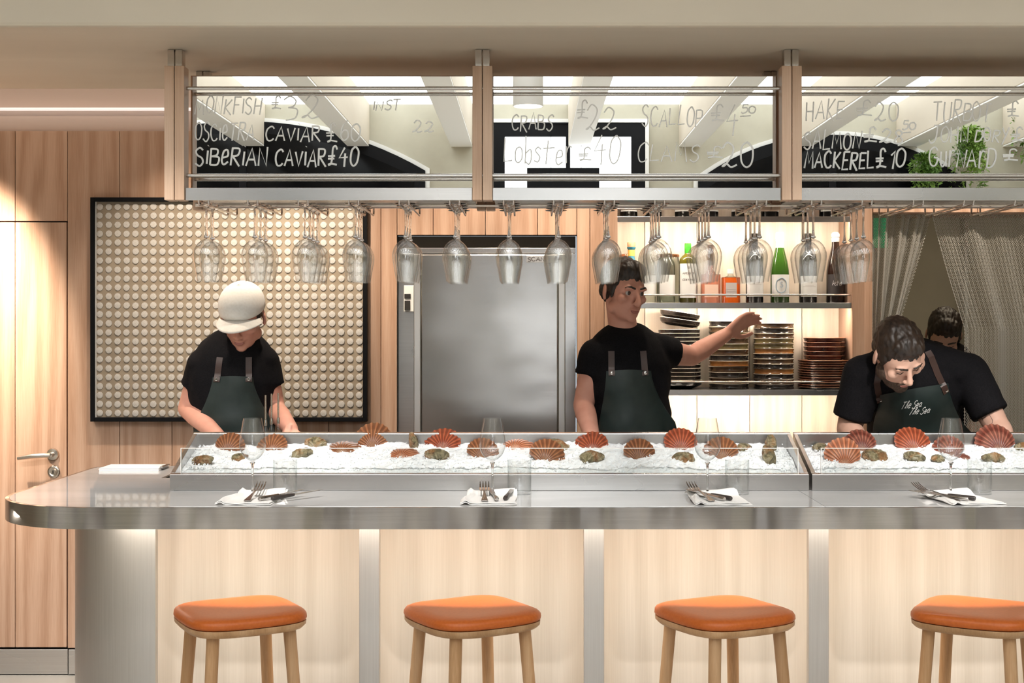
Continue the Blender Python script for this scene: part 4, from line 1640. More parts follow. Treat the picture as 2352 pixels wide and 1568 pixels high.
# strokes for lettering: x,y in hundredths; '~' marks a curved stroke
GL = {
    'A': '0,0 34,100 66,0|12,36 56,36', 'B': '4,100 2,0|~2,98 46,92 44,60 8,52|~8,52 58,44 50,2 2,0', 'C': '~60,84 40,100 10,80 4,40 20,4 46,2 62,16',
    'D': '6,100 4,0|~0,98 52,88 62,44 40,6 2,0', 'E': '4,98 4,2 54,4|4,52 44,54|4,98 54,98', 'F': '6,100 4,0|4,98 58,98|4,54 46,54',
    'G': '~60,82 40,100 10,84 2,44 18,4 46,0 60,22 60,42|34,44 64,44', 'H': '4,100 4,0|56,104 54,-6|0,50 60,52', 'I': '10,96 8,0',
    'J': '~52,100 54,40 44,4 20,-4 2,16|26,100 74,100', 'K': '6,100 4,0|56,98 8,44 60,-6', 'L': '8,100 4,2 58,6', 'M': '2,0 14,100 38,30 62,100 74,-4',
    'N': '2,0 8,100 54,0 60,106', 'O': '~32,100 6,78 4,26 28,0 54,18 58,70 32,100', 'P': '6,100 4,-4|~2,96 52,94 50,54 8,48', 'R': '6,100 4,-2|~2,98 52,94 46,58 8,52|12,52 62,-8',
    'S': '~54,88 34,102 8,84 16,60 46,42 52,16 30,-4 2,12', 'T': '32,98 30,-6|-2,98 64,100', 'U': '~4,100 2,40 12,4 36,0 52,24 56,100', 'V': '2,100 30,0 58,104',
    'Y': '2,100 30,48|60,104 14,-30', 'Q': '~32,100 6,78 4,26 28,0 54,18 58,70 32,100', 'X': '2,100 58,0|56,100 0,0',
    '0': '~30,100 6,80 4,24 26,0 50,20 54,74 30,100', '1': '4,76 24,100 24,-2', '2': '~4,78 24,102 50,84 44,50 16,10 2,4 20,14 40,0 66,10',
    '3': '~4,86 28,102 50,82 40,58 20,52|~20,52 54,44 46,6 10,-4', '4': '36,100 0,40 58,44|40,66 36,-12', '5': '50,98 10,98 8,58|~8,58 44,60 50,22 24,-2 2,10',
    '6': '~46,98 16,70 4,28 22,0 48,14 46,44 24,50 6,30', '8': '~44,84 24,100 8,82 20,60 42,40 46,12 22,0 4,18 16,44 40,66 44,84',
    '£': '~54,80 40,98 24,86 26,40 22,8 4,0|~4,2 24,8 64,2|-4,46 44,48|-2,32 42,34',
    'o': '~26,62 4,50 4,10 24,0 44,16 42,50 26,62', 'b': '6,104 6,2|~6,10 30,0 44,20 38,54 8,40', 's': '~40,54 20,64 6,48 36,22 26,0 2,6', 't': '20,108 22,2|-6,72 66,76', 'e': '~4,28 40,36 34,60 10,54 4,16 20,0 46,12',
    'r': '6,62 8,-2|~8,36 22,60 44,58', 'a': '~42,54 20,62 4,40 8,8 26,2 40,24 42,56|~42,56 40,14 56,4', 'h': '~2,4 30,90 22,108 12,60 12,0|~12,30 30,54 40,30 44,2', 'i': '10,62 8,0|10,84 12,86',
    'n': '6,60 6,0|~6,34 28,62 42,40 42,0', 'l': '8,104 8,0', 'd': '44,104 44,0|~44,40 22,60 4,30 16,0 44,16', 'u': '~6,60 6,12 24,0 42,20|42,62 44,0',
}


def crom(p, n=5):
    q = []
    k = len(p)
    for i in range(k - 1):
        p0, p1, p2, p3 = p[max(0, i - 1)], p[i], p[i + 1], p[min(k - 1, i + 2)]
        for s in range(n):
            u = s / n
            q.append(tuple(0.5 * ((2 * p1[c]) + (-p0[c] + p2[c]) * u + (2 * p0[c] - 5 * p1[c] + 4 * p2[c] - p3[c]) * u * u + (-p0[c] + 3 * p1[c] - 3 * p2[c] + p3[c]) * u ** 3) for c in (0, 1)))
    q.append(p[-1])
    return q


def strokes(text, gap=16):
    """polylines of a word, fitted later to a box"""
    out = []
    x = 0.0
    rj = random.Random(text)
    for ch in text:
        js, jo, jl = rj.uniform(0.86, 1.10), rj.uniform(-7, 7), rj.uniform(-0.08, 0.12)
        if ch.islower() and ' ' not in text and sum(c.isupper() for c in text) > 1:
            js *= 1.35
        if ch == ' ':
            x += 34
            continue
        mxx = 0
        for st_ in GL[ch].split('|'):
            cv = st_[0] == '~'
            p = [tuple(float(a) for a in q.split(',')) for q in st_.lstrip('~').split()]
            mxx = max(mxx, max(a for a, _ in p))
            if cv:
                p = crom(p)
            out.append([(a + x + jl * b, b * js + jo) for a, b in p])
        x += mxx + gap
    return out


def fit(text, x0, x1, z0, z1, slant=0.0, gap=16, rise=0.0):
    s = strokes(text, gap)
    xs = [p[0] for q in s for p in q]
    zs = [p[1] for q in s for p in q]
    a, b, c, d = min(xs), max(xs), min(min(zs), 0), max(max(zs), 60)
    r = []
    for q in s:
        r.append([(x0 + (p[0] - a) / max(1e-6, b - a) * (x1 - x0) + slant * (p[1] - c) / (d - c), z0 + (p[1] - c) / (d - c) * (z1 - z0) + rise * (p[0] - a) / max(1e-6, b - a)) for p in q])
    return r


def text_on_plane(m, text, x0, x1, z0, z1, y, r, slant=0.0, n=5, gap=16, flat=True, rise=0.0):
    for q in fit(text, x0, x1, z0, z1, slant, gap, rise):
        b = len(m.v)
        m.tube([(a, 0, c) for a, c in q], r, n)
        for i in range(b, len(m.v)):
            v = m.v[i]
            m.v[i] = (v[0], y + v[1] * 0.3, v[2])
    return m


def text_on_round(m, text, half, z0, z1, r, w, n=4):
    for q in fit(text, -half, half, z0, z1):
        b = len(m.v)
        m.tube([(a, 0, c) for a, c in q], w, n)
        for i in range(b, len(m.v)):
            v = m.v[i]
            a = -PI / 2 + v[0] / r
            rr = r + 0.0009 - v[1] * 0.3
            m.v[i] = (rr * math.cos(a), rr * math.sin(a), v[2])
    return m


zs1 = SHZ[1]


def b_teal(b):
    MB().lathe([(0, 0), (0.034, 0), (0.038, 0.006), (0.039, 0.10), (0.037, 0.155), (0.030, 0.175), (0.018, 0.188), (0.015, 0.20), (0.015, 0.236), (0.019, 0.240), (0.019, 0.245), (0, 0.245)], 26).build('glass_body', M['teal'], b, smooth=50)
    MB().lathe([(0.0156, 0.205), (0.0156, 0.233)], 20).build('neck_label', M['amber_ring'], b, smooth=50)
    MB().lathe([(0, 0.2455), (0.017, 0.2455), (0.018, 0.249), (0.018, 0.264), (0.016, 0.267), (0, 0.267)], 20).build('cork', M['cork'], b, smooth=50)
    t = text_on_round(MB(), 'BAXTERS', 0.028, 0.128, 0.146, 0.0386, 0.0012)
    t.build('lettering', M['ink_pale'], b)


def b_clear(wide, hgt):
    def go(b):
        w = wide
        MB().lathe([(0, 0), (w - 0.004, 0), (w, 0.004), (w, hgt * 0.62), (w * 0.9, hgt * 0.70), (0.014, hgt * 0.80), (0.013, hgt * 0.9), (0, hgt * 0.9)], 24).build('glass_body', M['g_clear'], b, smooth=50)
        MB().lathe([(0.0145, hgt * 0.86), (0.0145, hgt), (0, hgt)], 20).build('cap', M['foil_white'], b, smooth=50)
        lo = lab_wrap(MB(), w, 0.03, hgt * 0.48, 1.2).build('label', M['label_white'], b, smooth=80)
    return go


def b_whisky(b):
    MB().lathe([(0, 0), (0.034, 0), (0.0375, 0.004), (0.0375, 0.178), (0.036, 0.192), (0.026, 0.206), (0.015, 0.214), (0.0135, 0.22), (0.0135, 0.30), (0, 0.30)], 26).build('glass_body', M['g_olive'], b, smooth=50)
    MB().lathe([(0.0142, 0.218), (0.0150, 0.224), (0.0150, 0.256), (0.0142, 0.26)], 20).build('neck_foil', M['foil_green'], b, smooth=50)
    MB().lathe([(0.0158, 0.262), (0.0160, 0.302), (0.0, 0.303)], 20).build('cap', M['foil_white'], b, smooth=50)
    lo = lab_wrap(MB(), 0.0375, 0.022, 0.172, 1.25).build('label', M['label_white'], b, smooth=80)
    t = text_on_round(MB(), 'APERITIF', 0.028, 0.124, 0.134, 0.0385, 0.0008)
    text_on_round(t, 'CERTIFIED', 0.028, 0.096, 0.105, 0.0385, 0.0008)
    text_on_round(t, 'o', 0.003, 0.150, 0.158, 0.0385, 0.0009)
    text_on_round(t, 'l', 0.0004, 0.148, 0.162, 0.0385, 0.0008)
    t.build('lettering', M['ink'], lo)


def b_pink(b):
    m = MB()
    box_round(m, 0.041, 0.030, 0, 0.125, 0.012)
    m.lathe([(0.026, 0.1252), (0.013, 0.145), (0.012, 0.175), (0, 0.175)], 20)
    m.build('glass_body', M['g_pink'], b, smooth=40)
    MB().lathe([(0.0138, 0.165), (0.0138, 0.255), (0, 0.256)], 18).build('cap', M['copper'], b, smooth=50)
    MB().box(-0.030, 0.030, -0.0312, -0.0303, 0.026, 0.080).build('label', M['label_pink'], b)


def b_orange(b):
    m = MB()
    box_round(m, 0.0385, 0.028, 0, 0.112, 0.006)
    m.build('glass_body', M['g_orange'], b, smooth=40)
    MB().lathe([(0.030, 0.1122), (0.016, 0.118), (0.012, 0.122), (0.012, 0.128), (0, 0.128)], 20).build('shoulder', M['g_clear'], b, smooth=40)
    MB().lathe([(0, 0.1285), (0.0148, 0.1285), (0.0148, 0.149), (0, 0.149)], 20).build('cap', M['foil_white'], b, smooth=50)
    lo = MB().box(-0.025, 0.023, -0.0292, -0.0283, 0.024, 0.088).build('label', M['label_grey'], b)
    t = MB()
    for k in range(4):
        t.box(-0.018, 0.017, -0.0297, -0.0293, 0.032 + 0.009 * k, 0.034 + 0.009 * k)
    t.build('lettering', M['ink_pale'], lo)


def b_champ(b):
    lo = wine_body(b, M['g_green'], M['foil_white'], 0.31, 0.041, champagne=True, lab=M['label_white'], labz=(0.028, 0.124))
    t = text_on_round(MB(), 'O', 0.024, 0.044, 0.110, 0.0418, 0.0022)
    text_on_round(t, 'S', 0.006, 0.068, 0.092, 0.0418, 0.0016)
    t.build('emblem', M['label_blue'], lo)


def b_wine(lines):
    def go(b):
        lo = wine_body(b, M['g_black'], M['g_black'], 0.305, 0.0385, 0.06, lab=M['label_white'], labz=(0.028, 0.118))
        t = MB()
        for z0, hw in lines:
            lab_wrap(t, 0.0385, z0, z0 + 0.0018, hw, 8, lift=0.0011)
        t.build('lettering', M['ink_pale'], lo)
    return go


def b_brown(b):
    lo = wine_body(b, M['g_brown'], None, 0.30, 0.040, champagne=True, lab=M['label_black'], labz=(0.03, 0.125))
    MB().lathe([(0.0178, 0.268), (0.0180, 0.285), (0.0155, 0.2885)], 20).build('wire_collar', M['ink_pale'], b, smooth=50)
    MB().lathe([(0, 0.2886), (0.0185, 0.2886), (0.0185, 0.302), (0.012, 0.310), (0, 0.310)], 20).build('crown_cap', M['foil_white'], b, smooth=50)
    t = text_on_round(MB(), 'Aster', 0.022, 0.075, 0.098, 0.0408, 0.0010)
    t.build('lettering', M['label_white'], lo)


GB = 'bottles on the middle shelf'
bottle(1450, zs1, 'teal glazed bottle with cork stopper and amber neck', b_teal, group=GB)
bottle(1489, zs1, 'clear spirit bottle with white label, left one of two alike', b_clear(0.034, 0.25), group=GB)
bottle(1532, zs1, 'clear spirit bottle with white label beside the olive whisky bottle', b_clear(0.036, 0.255), group=GB)
bottle(1580, zs1, 'olive bottle with green foil neck and tall printed white label', b_whisky, group=GB)
bottle(1632, zs1, 'pink square-shouldered bottle with peach label', b_pink, group=GB)
bottle(1678, zs1, 'short square bottle of orange liqueur with white cap', b_orange, group=GB)
bottle(1733, zs1, 'dark wine bottle with white label between orange liqueur and champagne', b_wine([(0.08, 0.7), (0.095, 0.5)]), group=GB)
bottle(1791, zs1, 'green champagne bottle with white foil and blue round emblem', b_champ, group=GB)
bottle(1856, zs1, 'dark wine bottle with white label right of the champagne', b_wine([(0.07, 0.8), (0.076, 0.5), (0.10, 0.6)]), group=GB)
bottle(1919, zs1, 'brown bottle with black script label and white crown cap', b_brown, group=GB)


def jar(w):
    def go(b):
        MB().lathe([(0, 0), (w - 0.004, 0), (w, 0.005), (w, 0.17), (w * 0.85, 0.19), (w * 0.8, 0.205), (w * 0.78, 0.205), (w * 0.82, 0.188), (w - 0.003, 0.168), (w - 0.003, 0.008), (0, 0.006)], 30).build('glass_body', M['g_clear'], b, smooth=50)
        MB().lathe([(0, 0.2055), (w * 0.86, 0.2055), (w * 0.86, 0.2145), (w * 0.8, 0.217), (w * 0.3, 0.219), (0, 0.219)], 30).build('lid', M['copper'], b, smooth=50)
    return go


bottle(1536, zs1, 'large clear jar with copper lid behind the clear bottles', jar(0.055), y=6.135, name='glass_jar', cat='jar')
bottle(1437, zs1, 'clear copper-lidded jar behind the teal bottle', jar(0.032), y=6.14, name='glass_jar', cat='jar')

# bottles on the top shelf, mostly hidden by the rack
b0 = None
for q, px in enumerate((1444, 1500, 1570, 1630, 1700, 1768, 1838, 1902)):
    lb = f'dark wine bottle standing {ORD[q]} from the left on the top shelf'
    if b0 is None:
        b0 = bottle(px, SHZ[0], lb, b_wine([(0.07, 0.6), (0.09, 0.8)]), group='bottles on the top shelf')
    else:
        dup(b0, (X(px, YB), YB, SHZ[0] + 0.0006), (0, 0, R(rnd.uniform(-25, 25))), lb)

# ================================================================== BOWLS AND PLATES
def glaze(name, a, b, rough=0.16):
    return noisy(name, a, b, 30, rough, (1, 1, 1), detail=3, spec=0.6)


GZ = [glaze('black_glaze', (0.014, 0.012, 0.011), (0.035, 0.028, 0.024)), glaze('umber_glaze', (0.035, 0.020, 0.012), (0.075, 0.042, 0.022)),
      glaze('amber_glaze', (0.16, 0.06, 0.016), (0.26, 0.11, 0.03)), glaze('olive_glaze', (0.07, 0.055, 0.022), (0.13, 0.095, 0.04)),
      glaze('oxblood_glaze', (0.030, 0.008, 0.006), (0.075, 0.020, 0.012))]
M['rim_clay'] = plain('bare_clay_rim', (0.62, 0.50, 0.38), 0.4)
M['rim_red'] = plain('russet_rim', (0.42, 0.17, 0.08), 0.35)


def dish(r, h, foot, th=0.004, straight=0.75, gz=0, rim='rim_clay'):
    pr = [(0, 0), (foot, 0), (foot + 0.002, 0.002), (r * straight, min(0.006, h * 0.16)), (r * (0.95 if h > 0.018 else 0.988), h * 0.45), (r - 0.0006, h - min(0.003, h * 0.2)), (r, h - 0.0012), (r - 0.001, h), (r - th * 0.7, h), (r - th, h - 0.002),
          (r * 0.95 - th, h * 0.5), (r * straight - 0.006, h * 0.35), (0, h * 0.33)]
    mt = [0, 0, 0, 0, 0, 0, 1, 1, 1, 0, 0, 0]
    return MB().lathe(pr, 40, mats=mt).mesh('bowl', [GZ[gz], M[rim]], 50)


YS = 6.065


def stack(px, n, top_py, rpx, label_fn, gzs, name, rim='rim_clay', base=None, r0=None, hfac=1.0, cat='bowl', group=''):
    zb = base if base is not None else SHZ[2] + 0.0005
    zt = Z(top_py, YS)
    step = (zt - zb) / n
    r = rpx / F * YS
    h = step * 1.0
    cache = {}
    for k in range(n):
        g = gzs[k % len(gzs)]
        if g not in cache:
            cache[g] = dish(r, h - 0.0002, r * (0.972 if cat == 'bowl' else 0.80), gz=g, rim=rim, straight=0.985 if cat == 'bowl' else 0.95)
        o = link(name, cache[g])
        o.location = (X(px, YS) + rnd.uniform(-0.0015, 0.0015), YS + rnd.uniform(-0.002, 0.002), zb + step * k)
        o.rotation_euler = (0, 0, rnd.uniform(0, 6))
        tag(o, label_fn(k, n), cat, group)
    return zt


GN = ['black', 'dark brown', 'amber-brown', 'olive-brown', 'dark red']


def nth(k, n):
    if k == n - 1:
        return 'topmost'
    if k == 0:
        return 'lowest'
    return ORD[k] + ' from the bottom'


s2 = [0, 1, 0, 1, 2, 0, 1, 3, 1, 3, 1, 0]
s3 = [0, 1, 0, 2, 0, 1, 0, 2, 3, 3, 1, 0, 1]
stack(1674, 12, 737, 46, lambda k, n: f'{GN[s2[k]]} stoneware bowl, {nth(k, n)} in the stack behind the pointing arm', s2, 'bowl', group='bowls in the second stack')
z3 = stack(1777, 13, 742, 46.5, lambda k, n: f'{GN[s3[k]]} stoneware bowl, {nth(k, n)} in the stack left of the plates', s3, 'bowl', group='bowls in the third stack')
s4 = [0, 4, 0, 4, 4, 0, 4, 4, 0, 4, 4, 4]
z4 = stack(1894, 12, 826, 60.5, lambda k, n: f'dark red plate, {nth(k, n)} of the wide plates in the right stack', s4, 'plate', rim='rim_red', cat='plate', group='wide plates in the right stack')
stack(1894, 5, 775, 48, lambda k, n: f'small russet plate, {nth(k, n)} of the small plates topping the right stack', [4], 'plate', rim='rim_red', base=z4 + 0.0003, cat='plate', group='small plates on the right stack')
# first stack: black bowls, a wide one below, the top two tilted
zb = SHZ[2] + 0.0005
big = dish(0.098, 0.040, 0.055, gz=0, rim='rim_clay', straight=0.72)
blk = dish(0.092, 0.0168, 0.089, gz=0, rim='rim_clay', straight=0.98)
tl = dish(0.090, 0.030, 0.060, gz=0, rim='rim_clay', straight=0.85)
x1 = X(1562, YS)
o = link('bowl', big)
o.location = (x1, YS, zb)
tag(o, 'wide black bowl, lowest of the leftmost stack behind the reaching cook', 'bowl', 'black bowls in the first stack')
z = zb + 0.0404
for k in range(13):
    o = link('bowl', blk)
    o.location = (x1 - 0.004 * (k > 6), YS, z)
    tag(o, f'black bowl, {ORD[k + 1]} from the bottom of the leftmost stack', 'bowl', 'black bowls in the first stack')
    z += 0.0169
for k in range(2):
    o = link('bowl', tl)
    o.location = (x1 - 0.004, YS, z + 0.014)
    o.rotation_euler = (0, R(8 + 1.0 * k), 0)
    tag(o, ('tilted black bowl resting under the top one of the leftmost stack', 'tilted black bowl topping the leftmost stack')[k], 'bowl', 'black bowls in the first stack')
    z += 0.031

# ================================================================== CHAIN CURTAIN
M['chain'] = plain('chain_metal', (0.70, 0.67, 0.61), 0.36, 0.75)


def drape(name, label, xfun, x_n, seed):
    """zig-zag link strands woven side by side; xfun(u, z) gives x, depth folds added"""
    m = MB()
    zt, zbm = 1.995, 0.60
    step = 0.0145
    nz = int((zt - zbm) / step)
    for i in range(x_n):
        u0 = i / (x_n - 1)
        pts = []
        for k in range(nz * 2 + 1):
            z = zt - k * step / 2
            du = (0.55 / x_n) * (1 if k % 2 else -1)
            u = min(1, max(0, u0 + du))
            x = xfun(u, z)
            dep = 0.030 * math.sin(u * 21 + seed) * (0.4 + 0.6 * (zt - z)) + 0.012 * math.sin(u * 47 + seed * 2)
            y = 6.06 + dep + (0.0028 if (k + i) % 2 else -0.0028)
            pts.append((x, y, z))
        m.tube(pts, 0.0026, 4, caps=False)
    o = empty(name, (xfun(0.5, 1.9), 6.06, 1.995))
    m.v = [tuple(Vector(v) - Vector(o.location)) for v in m.v]
    s = m.build('chain_links', M['chain'], o, smooth=180)
    s['kind'] = 'stuff'
    h = MB().tube([(xfun(0, zt) - o.location.x, 0, 0.004), (xfun(1, zt) - o.location.x, 0, 0.004)], 0.006, 8)
    h.build('curtain_rail', M['steel'], o, smooth=60)
    tag(o, label, 'curtain', 'chain curtains of the kitchen opening')


xa, xb = X(2006, 6.06), X(2137, 6.06)


def left_x(u, z):
    pull = max(0.0, min(1.0, (1.99 - z) / 0.5))
    right = xb - (X(2137, 6.06) - X(2062, 6.06)) * pull ** 1.1
    return xa + (right - xa) * u


def right_x(u, z):
    pull = max(0.0, min(1.0, (1.99 - z) / 0.5))
    left = X(2142, 6.06) + (X(2218, 6.06) - X(2142, 6.06)) * pull ** 1.1
    return left + (X(2640, 6.06) - left) * u


drape('chain_curtain', 'narrow left drape of metal chain curtain beside the oak upright', left_x, 38, 0.4)
drape('chain_curtain', 'wide right drape of metal chain curtain behind the bowed cook', right_x, 108, 1.7)
sg = empty('exit_sign', (X(2016, 6.5), 6.5, Z(520, 6.5)))
MB().box(-0.045, 0.045, -0.02, 0.02, -0.10, 0.10).build('housing', M['green_sign'], sg, bevel=0.006)
MB().box(-0.006, 0.006, -0.006, 0.006, 0.1005, 2.949 - sg.location.z).build('bracket', M['steel'], sg)
tag(sg, 'green lit sign hanging behind the left chain curtain', 'sign')

# ================================================================== SEEN IN THE MIRRORS
pd = empty('cylinder_downlight', (XR(1213) * 0 + (1213 - VX) / F * 7.57, 1.35, 2.705))
MB().lathe([(0.070, 0.03), (0.080, 0.0), (0.083, 0.0), (0.083, 0.64), (0, 0.64)], 32).build('housing', M['white_paint'], pd, smooth=50)
MB().lathe([(0, 0.012), (0.074, 0.012), (0.074, 0.020), (0, 0.020)], 32).build('lens', M['lamp_glow'], pd, smooth=50)
tag(pd, 'white cylindrical ceiling downlight reflected in the middle mirror', 'downlight')
bd = empty('menu_board', (XR(1293), YR + 0.075, 2.50))
MB().box(-0.30, 0.30, -0.01, 0.01, -0.31, 0.315).build('board', M['black_frame'], bd, bevel=0.003)
for sx in (-0.10, 0.15):
    MB().tube([(sx, 0, 0.316), (sx, 0, 0.68)], 0.002, 6).build('hanging_wire', M['black_frame'], bd)
MB().box(-0.16, 0.2, -0.006, 0.006, 0.681, 0.69).build('wire_bar', M['black_frame'], bd)
tag(bd, 'blank dark board hung before the bright window, seen in the mirror', 'board')

M['leaf'] = noisy('plant_leaf', (0.05, 0.14, 0.015), (0.20, 0.32, 0.05), 5, 0.5)


def trailing_plant(px, py, w, h, label, seed, y=YR + 0.22):
    r = random.Random(seed)
    t = empty('trailing_plant', (XR(px), y, ZR(py)))
    MB().lathe([(0, -0.09), (0.06, -0.09), (0.085, 0.0), (0.088, 0.02), (0.080, 0.02), (0.075, 0.0), (0, -0.01)], 20).build('pot', M['white_paint'], t, smooth=50)
    MB().box(-0.12, 0.12, -0.19, 0.05, -0.11, -0.091).build('bracket', M['white_paint'], t)
    m = MB()
    for k in range(150):
        a = r.uniform(0, 2 * PI)
        L = r.uniform(0.4, 1.0) * h
        up = r.uniform(0.04, 0.30) * h
        out = r.uniform(0.2, 1.0) * w / 2
        pts = []
        for s in range(8):
            u = s / 7
            pts.append(Vector((math.cos(a) * out * u ** 0.7, abs(math.sin(a)) * 0.12 * u ** 0.7, 0.02 + up * math.sin(u * PI * 0.7) * 1.3 - L * u * u)))
        for s in range(1, 8):
            for q in range(3):
                p = pts[s - 1].lerp(pts[s], r.random())
                d = Vector((r.uniform(-1, 1), r.uniform(-0.4, 1), r.uniform(-0.9, 0.5))).normalized() * r.uniform(0.025, 0.055)
                sd = d.cross(Vector((r.uniform(-1, 1), r.uniform(-1, 1), r.uniform(-1, 1)))).normalized() * d.length * 0.16
                b = len(m.v)
                m.v += [tuple(p), tuple(p + d * 0.5 + sd), tuple(p + d), tuple(p + d * 0.5 - sd)]
                m.face([b, b + 1, b + 2, b + 3])
    f = m.build('foliage', M['leaf'], t)
    f['kind'] = 'stuff'
    tag(t, label, 'plant', 'trailing plants on the rear wall')


trailing_plant(2205, 335, 0.34, 0.52, 'trailing green plant seen in the right mirror behind the fish name ending ARD', 1)
trailing_plant(2105, 385, 0.26, 0.30, 'short bushy plant seen low in the right mirror against a black window', 2)
trailing_plant(2345, 262, 0.36, 0.60, 'long trailing plant at the far right of the right mirror', 3)

# ================================================================== WRITING ON THE MIRRORS
WY = MY - 0.0006
WORDS = [
    (0, [('MONKFISH', 447, 600, 218, 264, 1.3), ('£', 622, 645, 220, 252, 1.3), ('32', 650, 732, 218, 276, 1.4), ('OSCieTRA', 447, 582, 280, 325, 1.6), ('CAViAR', 610, 735, 284, 326, 1.8),
         ('£60', 748, 826, 276, 326, 1.7), ('SiBeRiAN', 448, 612, 334, 382, 2.1), ('CAViAR', 632, 748, 336, 384, 2.1), ('£40', 752, 822, 335, 383, 2.2), ('INST', 858, 918, 228, 254, 1.0), ('22', 948, 996, 276, 304, 1.0)]),
    (1, [('CRABS', 1175, 1270, 258, 304, 1.5), ('£', 1324, 1350, 230, 275, 1.2), ('22', 1346, 1415, 240, 300, 1.3), ('Lobster', 1157, 1312, 312, 378, 1.3), ('£', 1328, 1358, 338, 370, 1.3), ('40', 1364, 1424, 310, 378, 1.4),
         ('SCALLOP', 1474, 1612, 240, 292, 1.0), ('£', 1632, 1662, 240, 280, 1.0), ('4', 1668, 1694, 240, 312, 1.6), ('50', 1702, 1734, 240, 260, 1.5), ('CLAMS', 1465, 1606, 326, 372, 1.5), ('£', 1622, 1660, 336, 364, 1.6), ('20', 1658, 1728, 326, 384, 2.1)]),
    (2, [('HAKE', 1850, 1938, 226, 280, 1.4), ('£', 1966, 2002, 230, 268, 1.4), ('20', 2008, 2062, 234, 278, 1.6), ('SALMON', 1846, 1978, 294, 344, 1.9), ('£', 1982, 2014, 292, 328, 1.9), ('28', 2020, 2072, 296, 330, 1.9),
         ('50', 2072, 2102, 277, 298, 1.6), ('MACKEREL', 1847, 2006, 346, 392, 2.2), ('£10', 2010, 2078, 340, 388, 2.2), ('TURBOT', 2142, 2276, 228, 282, 1.3), ('£', 2312, 2340, 232, 270, 1.4), ('JOHN', 2133, 2222, 288, 330, 1.6), ('DORY', 2238, 2316, 292, 332, 1.7), ('£', 2322, 2350, 292, 326, 1.7),
         ('GurNArD', 2133, 2286, 338, 386, 1.9), ('£', 2302, 2338, 342, 370, 1.9)]),
]
for bay, ws in WORDS:
    for word, a, b, c, d, wd in ws:
        m = text_on_plane(MB(), word, X(a, WY), X(b, WY), Z(d, WY), Z(c, WY), WY, max(wd, 1.5) / F * WY * 1.05, slant=0.004)
        if word == '50':
            zz = Z(d + 7, WY)
            m.tube([(X(a - 2, WY), WY, zz), (X(b - 10, WY), WY, zz + 0.002)], wd / F * WY * 0.9, 5)
        m.v = [tuple(Vector(v) + off) for v in m.v]
        m.build('writing', M['chalk'], mirrors[bay])
# letters on the refrigerator plate
m = text_on_plane(MB(), 'SCAN', fx(1212), fx(1250), Z(600.5, 5.955), Z(590.5, 5.955), fy(5.9508), 0.0024)
m.build('lettering', M['ink'], PLATE)
# ================================================================== PEOPLE
M['skin'] = noisy('skin', (0.64, 0.38, 0.285), (0.70, 0.43, 0.33), 20, 0.5, spec=0.35)
M['skin_ruddy'] = noisy('ruddy_skin', (0.64, 0.305, 0.225), (0.70, 0.36, 0.27), 20, 0.5, spec=0.35)
M['tee'] = noisy('black_cotton', (0.006, 0.006, 0.007), (0.011, 0.010, 0.012), 200, 0.9, bump=0.1, spec=0.12)
M['apron'] = noisy('bottle_green_leather', (0.012, 0.022, 0.021), (0.024, 0.036, 0.034), 14, 0.42, bump=0.08, spec=0.45)
M['strap'] = plain('brown_leather_strap', (0.045, 0.020, 0.014), 0.45)
M['trouser'] = plain('charcoal_trousers', (0.02, 0.02, 0.022), 0.85)
M['hair'] = noisy('dark_brown_hair', (0.010, 0.006, 0.004), (0.032, 0.018, 0.011), 70, 0.5, (1, 1, 0.3), bump=0.5)
M['beard'] = noisy('beard_hair', (0.03, 0.017, 0.011), (0.10, 0.06, 0.04), 160, 0.7, bump=0.5)
M['cap_cloth'] = noisy('white_cap_cloth', (0.80, 0.77, 0.72), (0.86, 0.84, 0.80), 120, 0.8)
M['eye'] = plain('eye_white', (0.55, 0.52, 0.50), 0.25)
M['iris'] = plain('iris', (0.05, 0.03, 0.02), 0.15)
M['lip'] = plain('lip', (0.42, 0.16, 0.13), 0.45)
M['shoe'] = plain('black_shoe', (0.01, 0.01, 0.01), 0.5)
M['tattoo'] = plain('tattoo_ink', (0.14, 0.085, 0.075), 0.6)


def cap_(bm, p0, r0, p1, r1, n=14, ends=True):
    p0, p1 = Vector(p0), Vector(p1)
    for p, r in ((p0, r0), (p1, r1)):
        if ends:
            bmesh.ops.create_icosphere(bm, subdivisions=3, radius=r, matrix=Matrix.Translation(p))
    ax = p1 - p0
    L = ax.length
    if L < 1e-6:
        return
    q = Vector((0, 0, 1)).rotation_difference(ax.normalized()).to_matrix().to_4x4()
    bmesh.ops.create_cone(bm, cap_ends=True, segments=n + 6, radius1=r0, radius2=r1, depth=L, matrix=Matrix.Translation((p0 + p1) / 2) @ q)


def ell_(bm, c, r, M3=None, sub=3):
    m = Matrix.Translation(Vector(c)) @ ((M3.to_4x4() if M3 is not None else Matrix()) @ Matrix.Diagonal((*r, 1)))
    bmesh.ops.create_icosphere(bm, subdivisions=sub, radius=1.0, matrix=m)


def voxel(bm, vs, smooth=4, fac=0.5):
    me = bpy.data.meshes.new('tmp')
    bm.to_mesh(me)
    bm.free()
    o = bpy.data.objects.new('tmp', me)
    col.objects.link(o)
    r = o.modifiers.new('r', 'REMESH')
    r.mode = 'VOXEL'
    r.voxel_size = vs
    if smooth:
        s = o.modifiers.new('s', 'SMOOTH')
        s.iterations = smooth
        s.factor = fac
    dg = bpy.context.evaluated_depsgraph_get()
    dg.update()
    out = bpy.data.meshes.new_from_object(o.evaluated_get(dg), depsgraph=dg)
    bpy.data.objects.remove(o)
    bpy.data.meshes.remove(me)
    out.polygons.foreach_set('use_smooth', [True] * len(out.polygons))
    return out


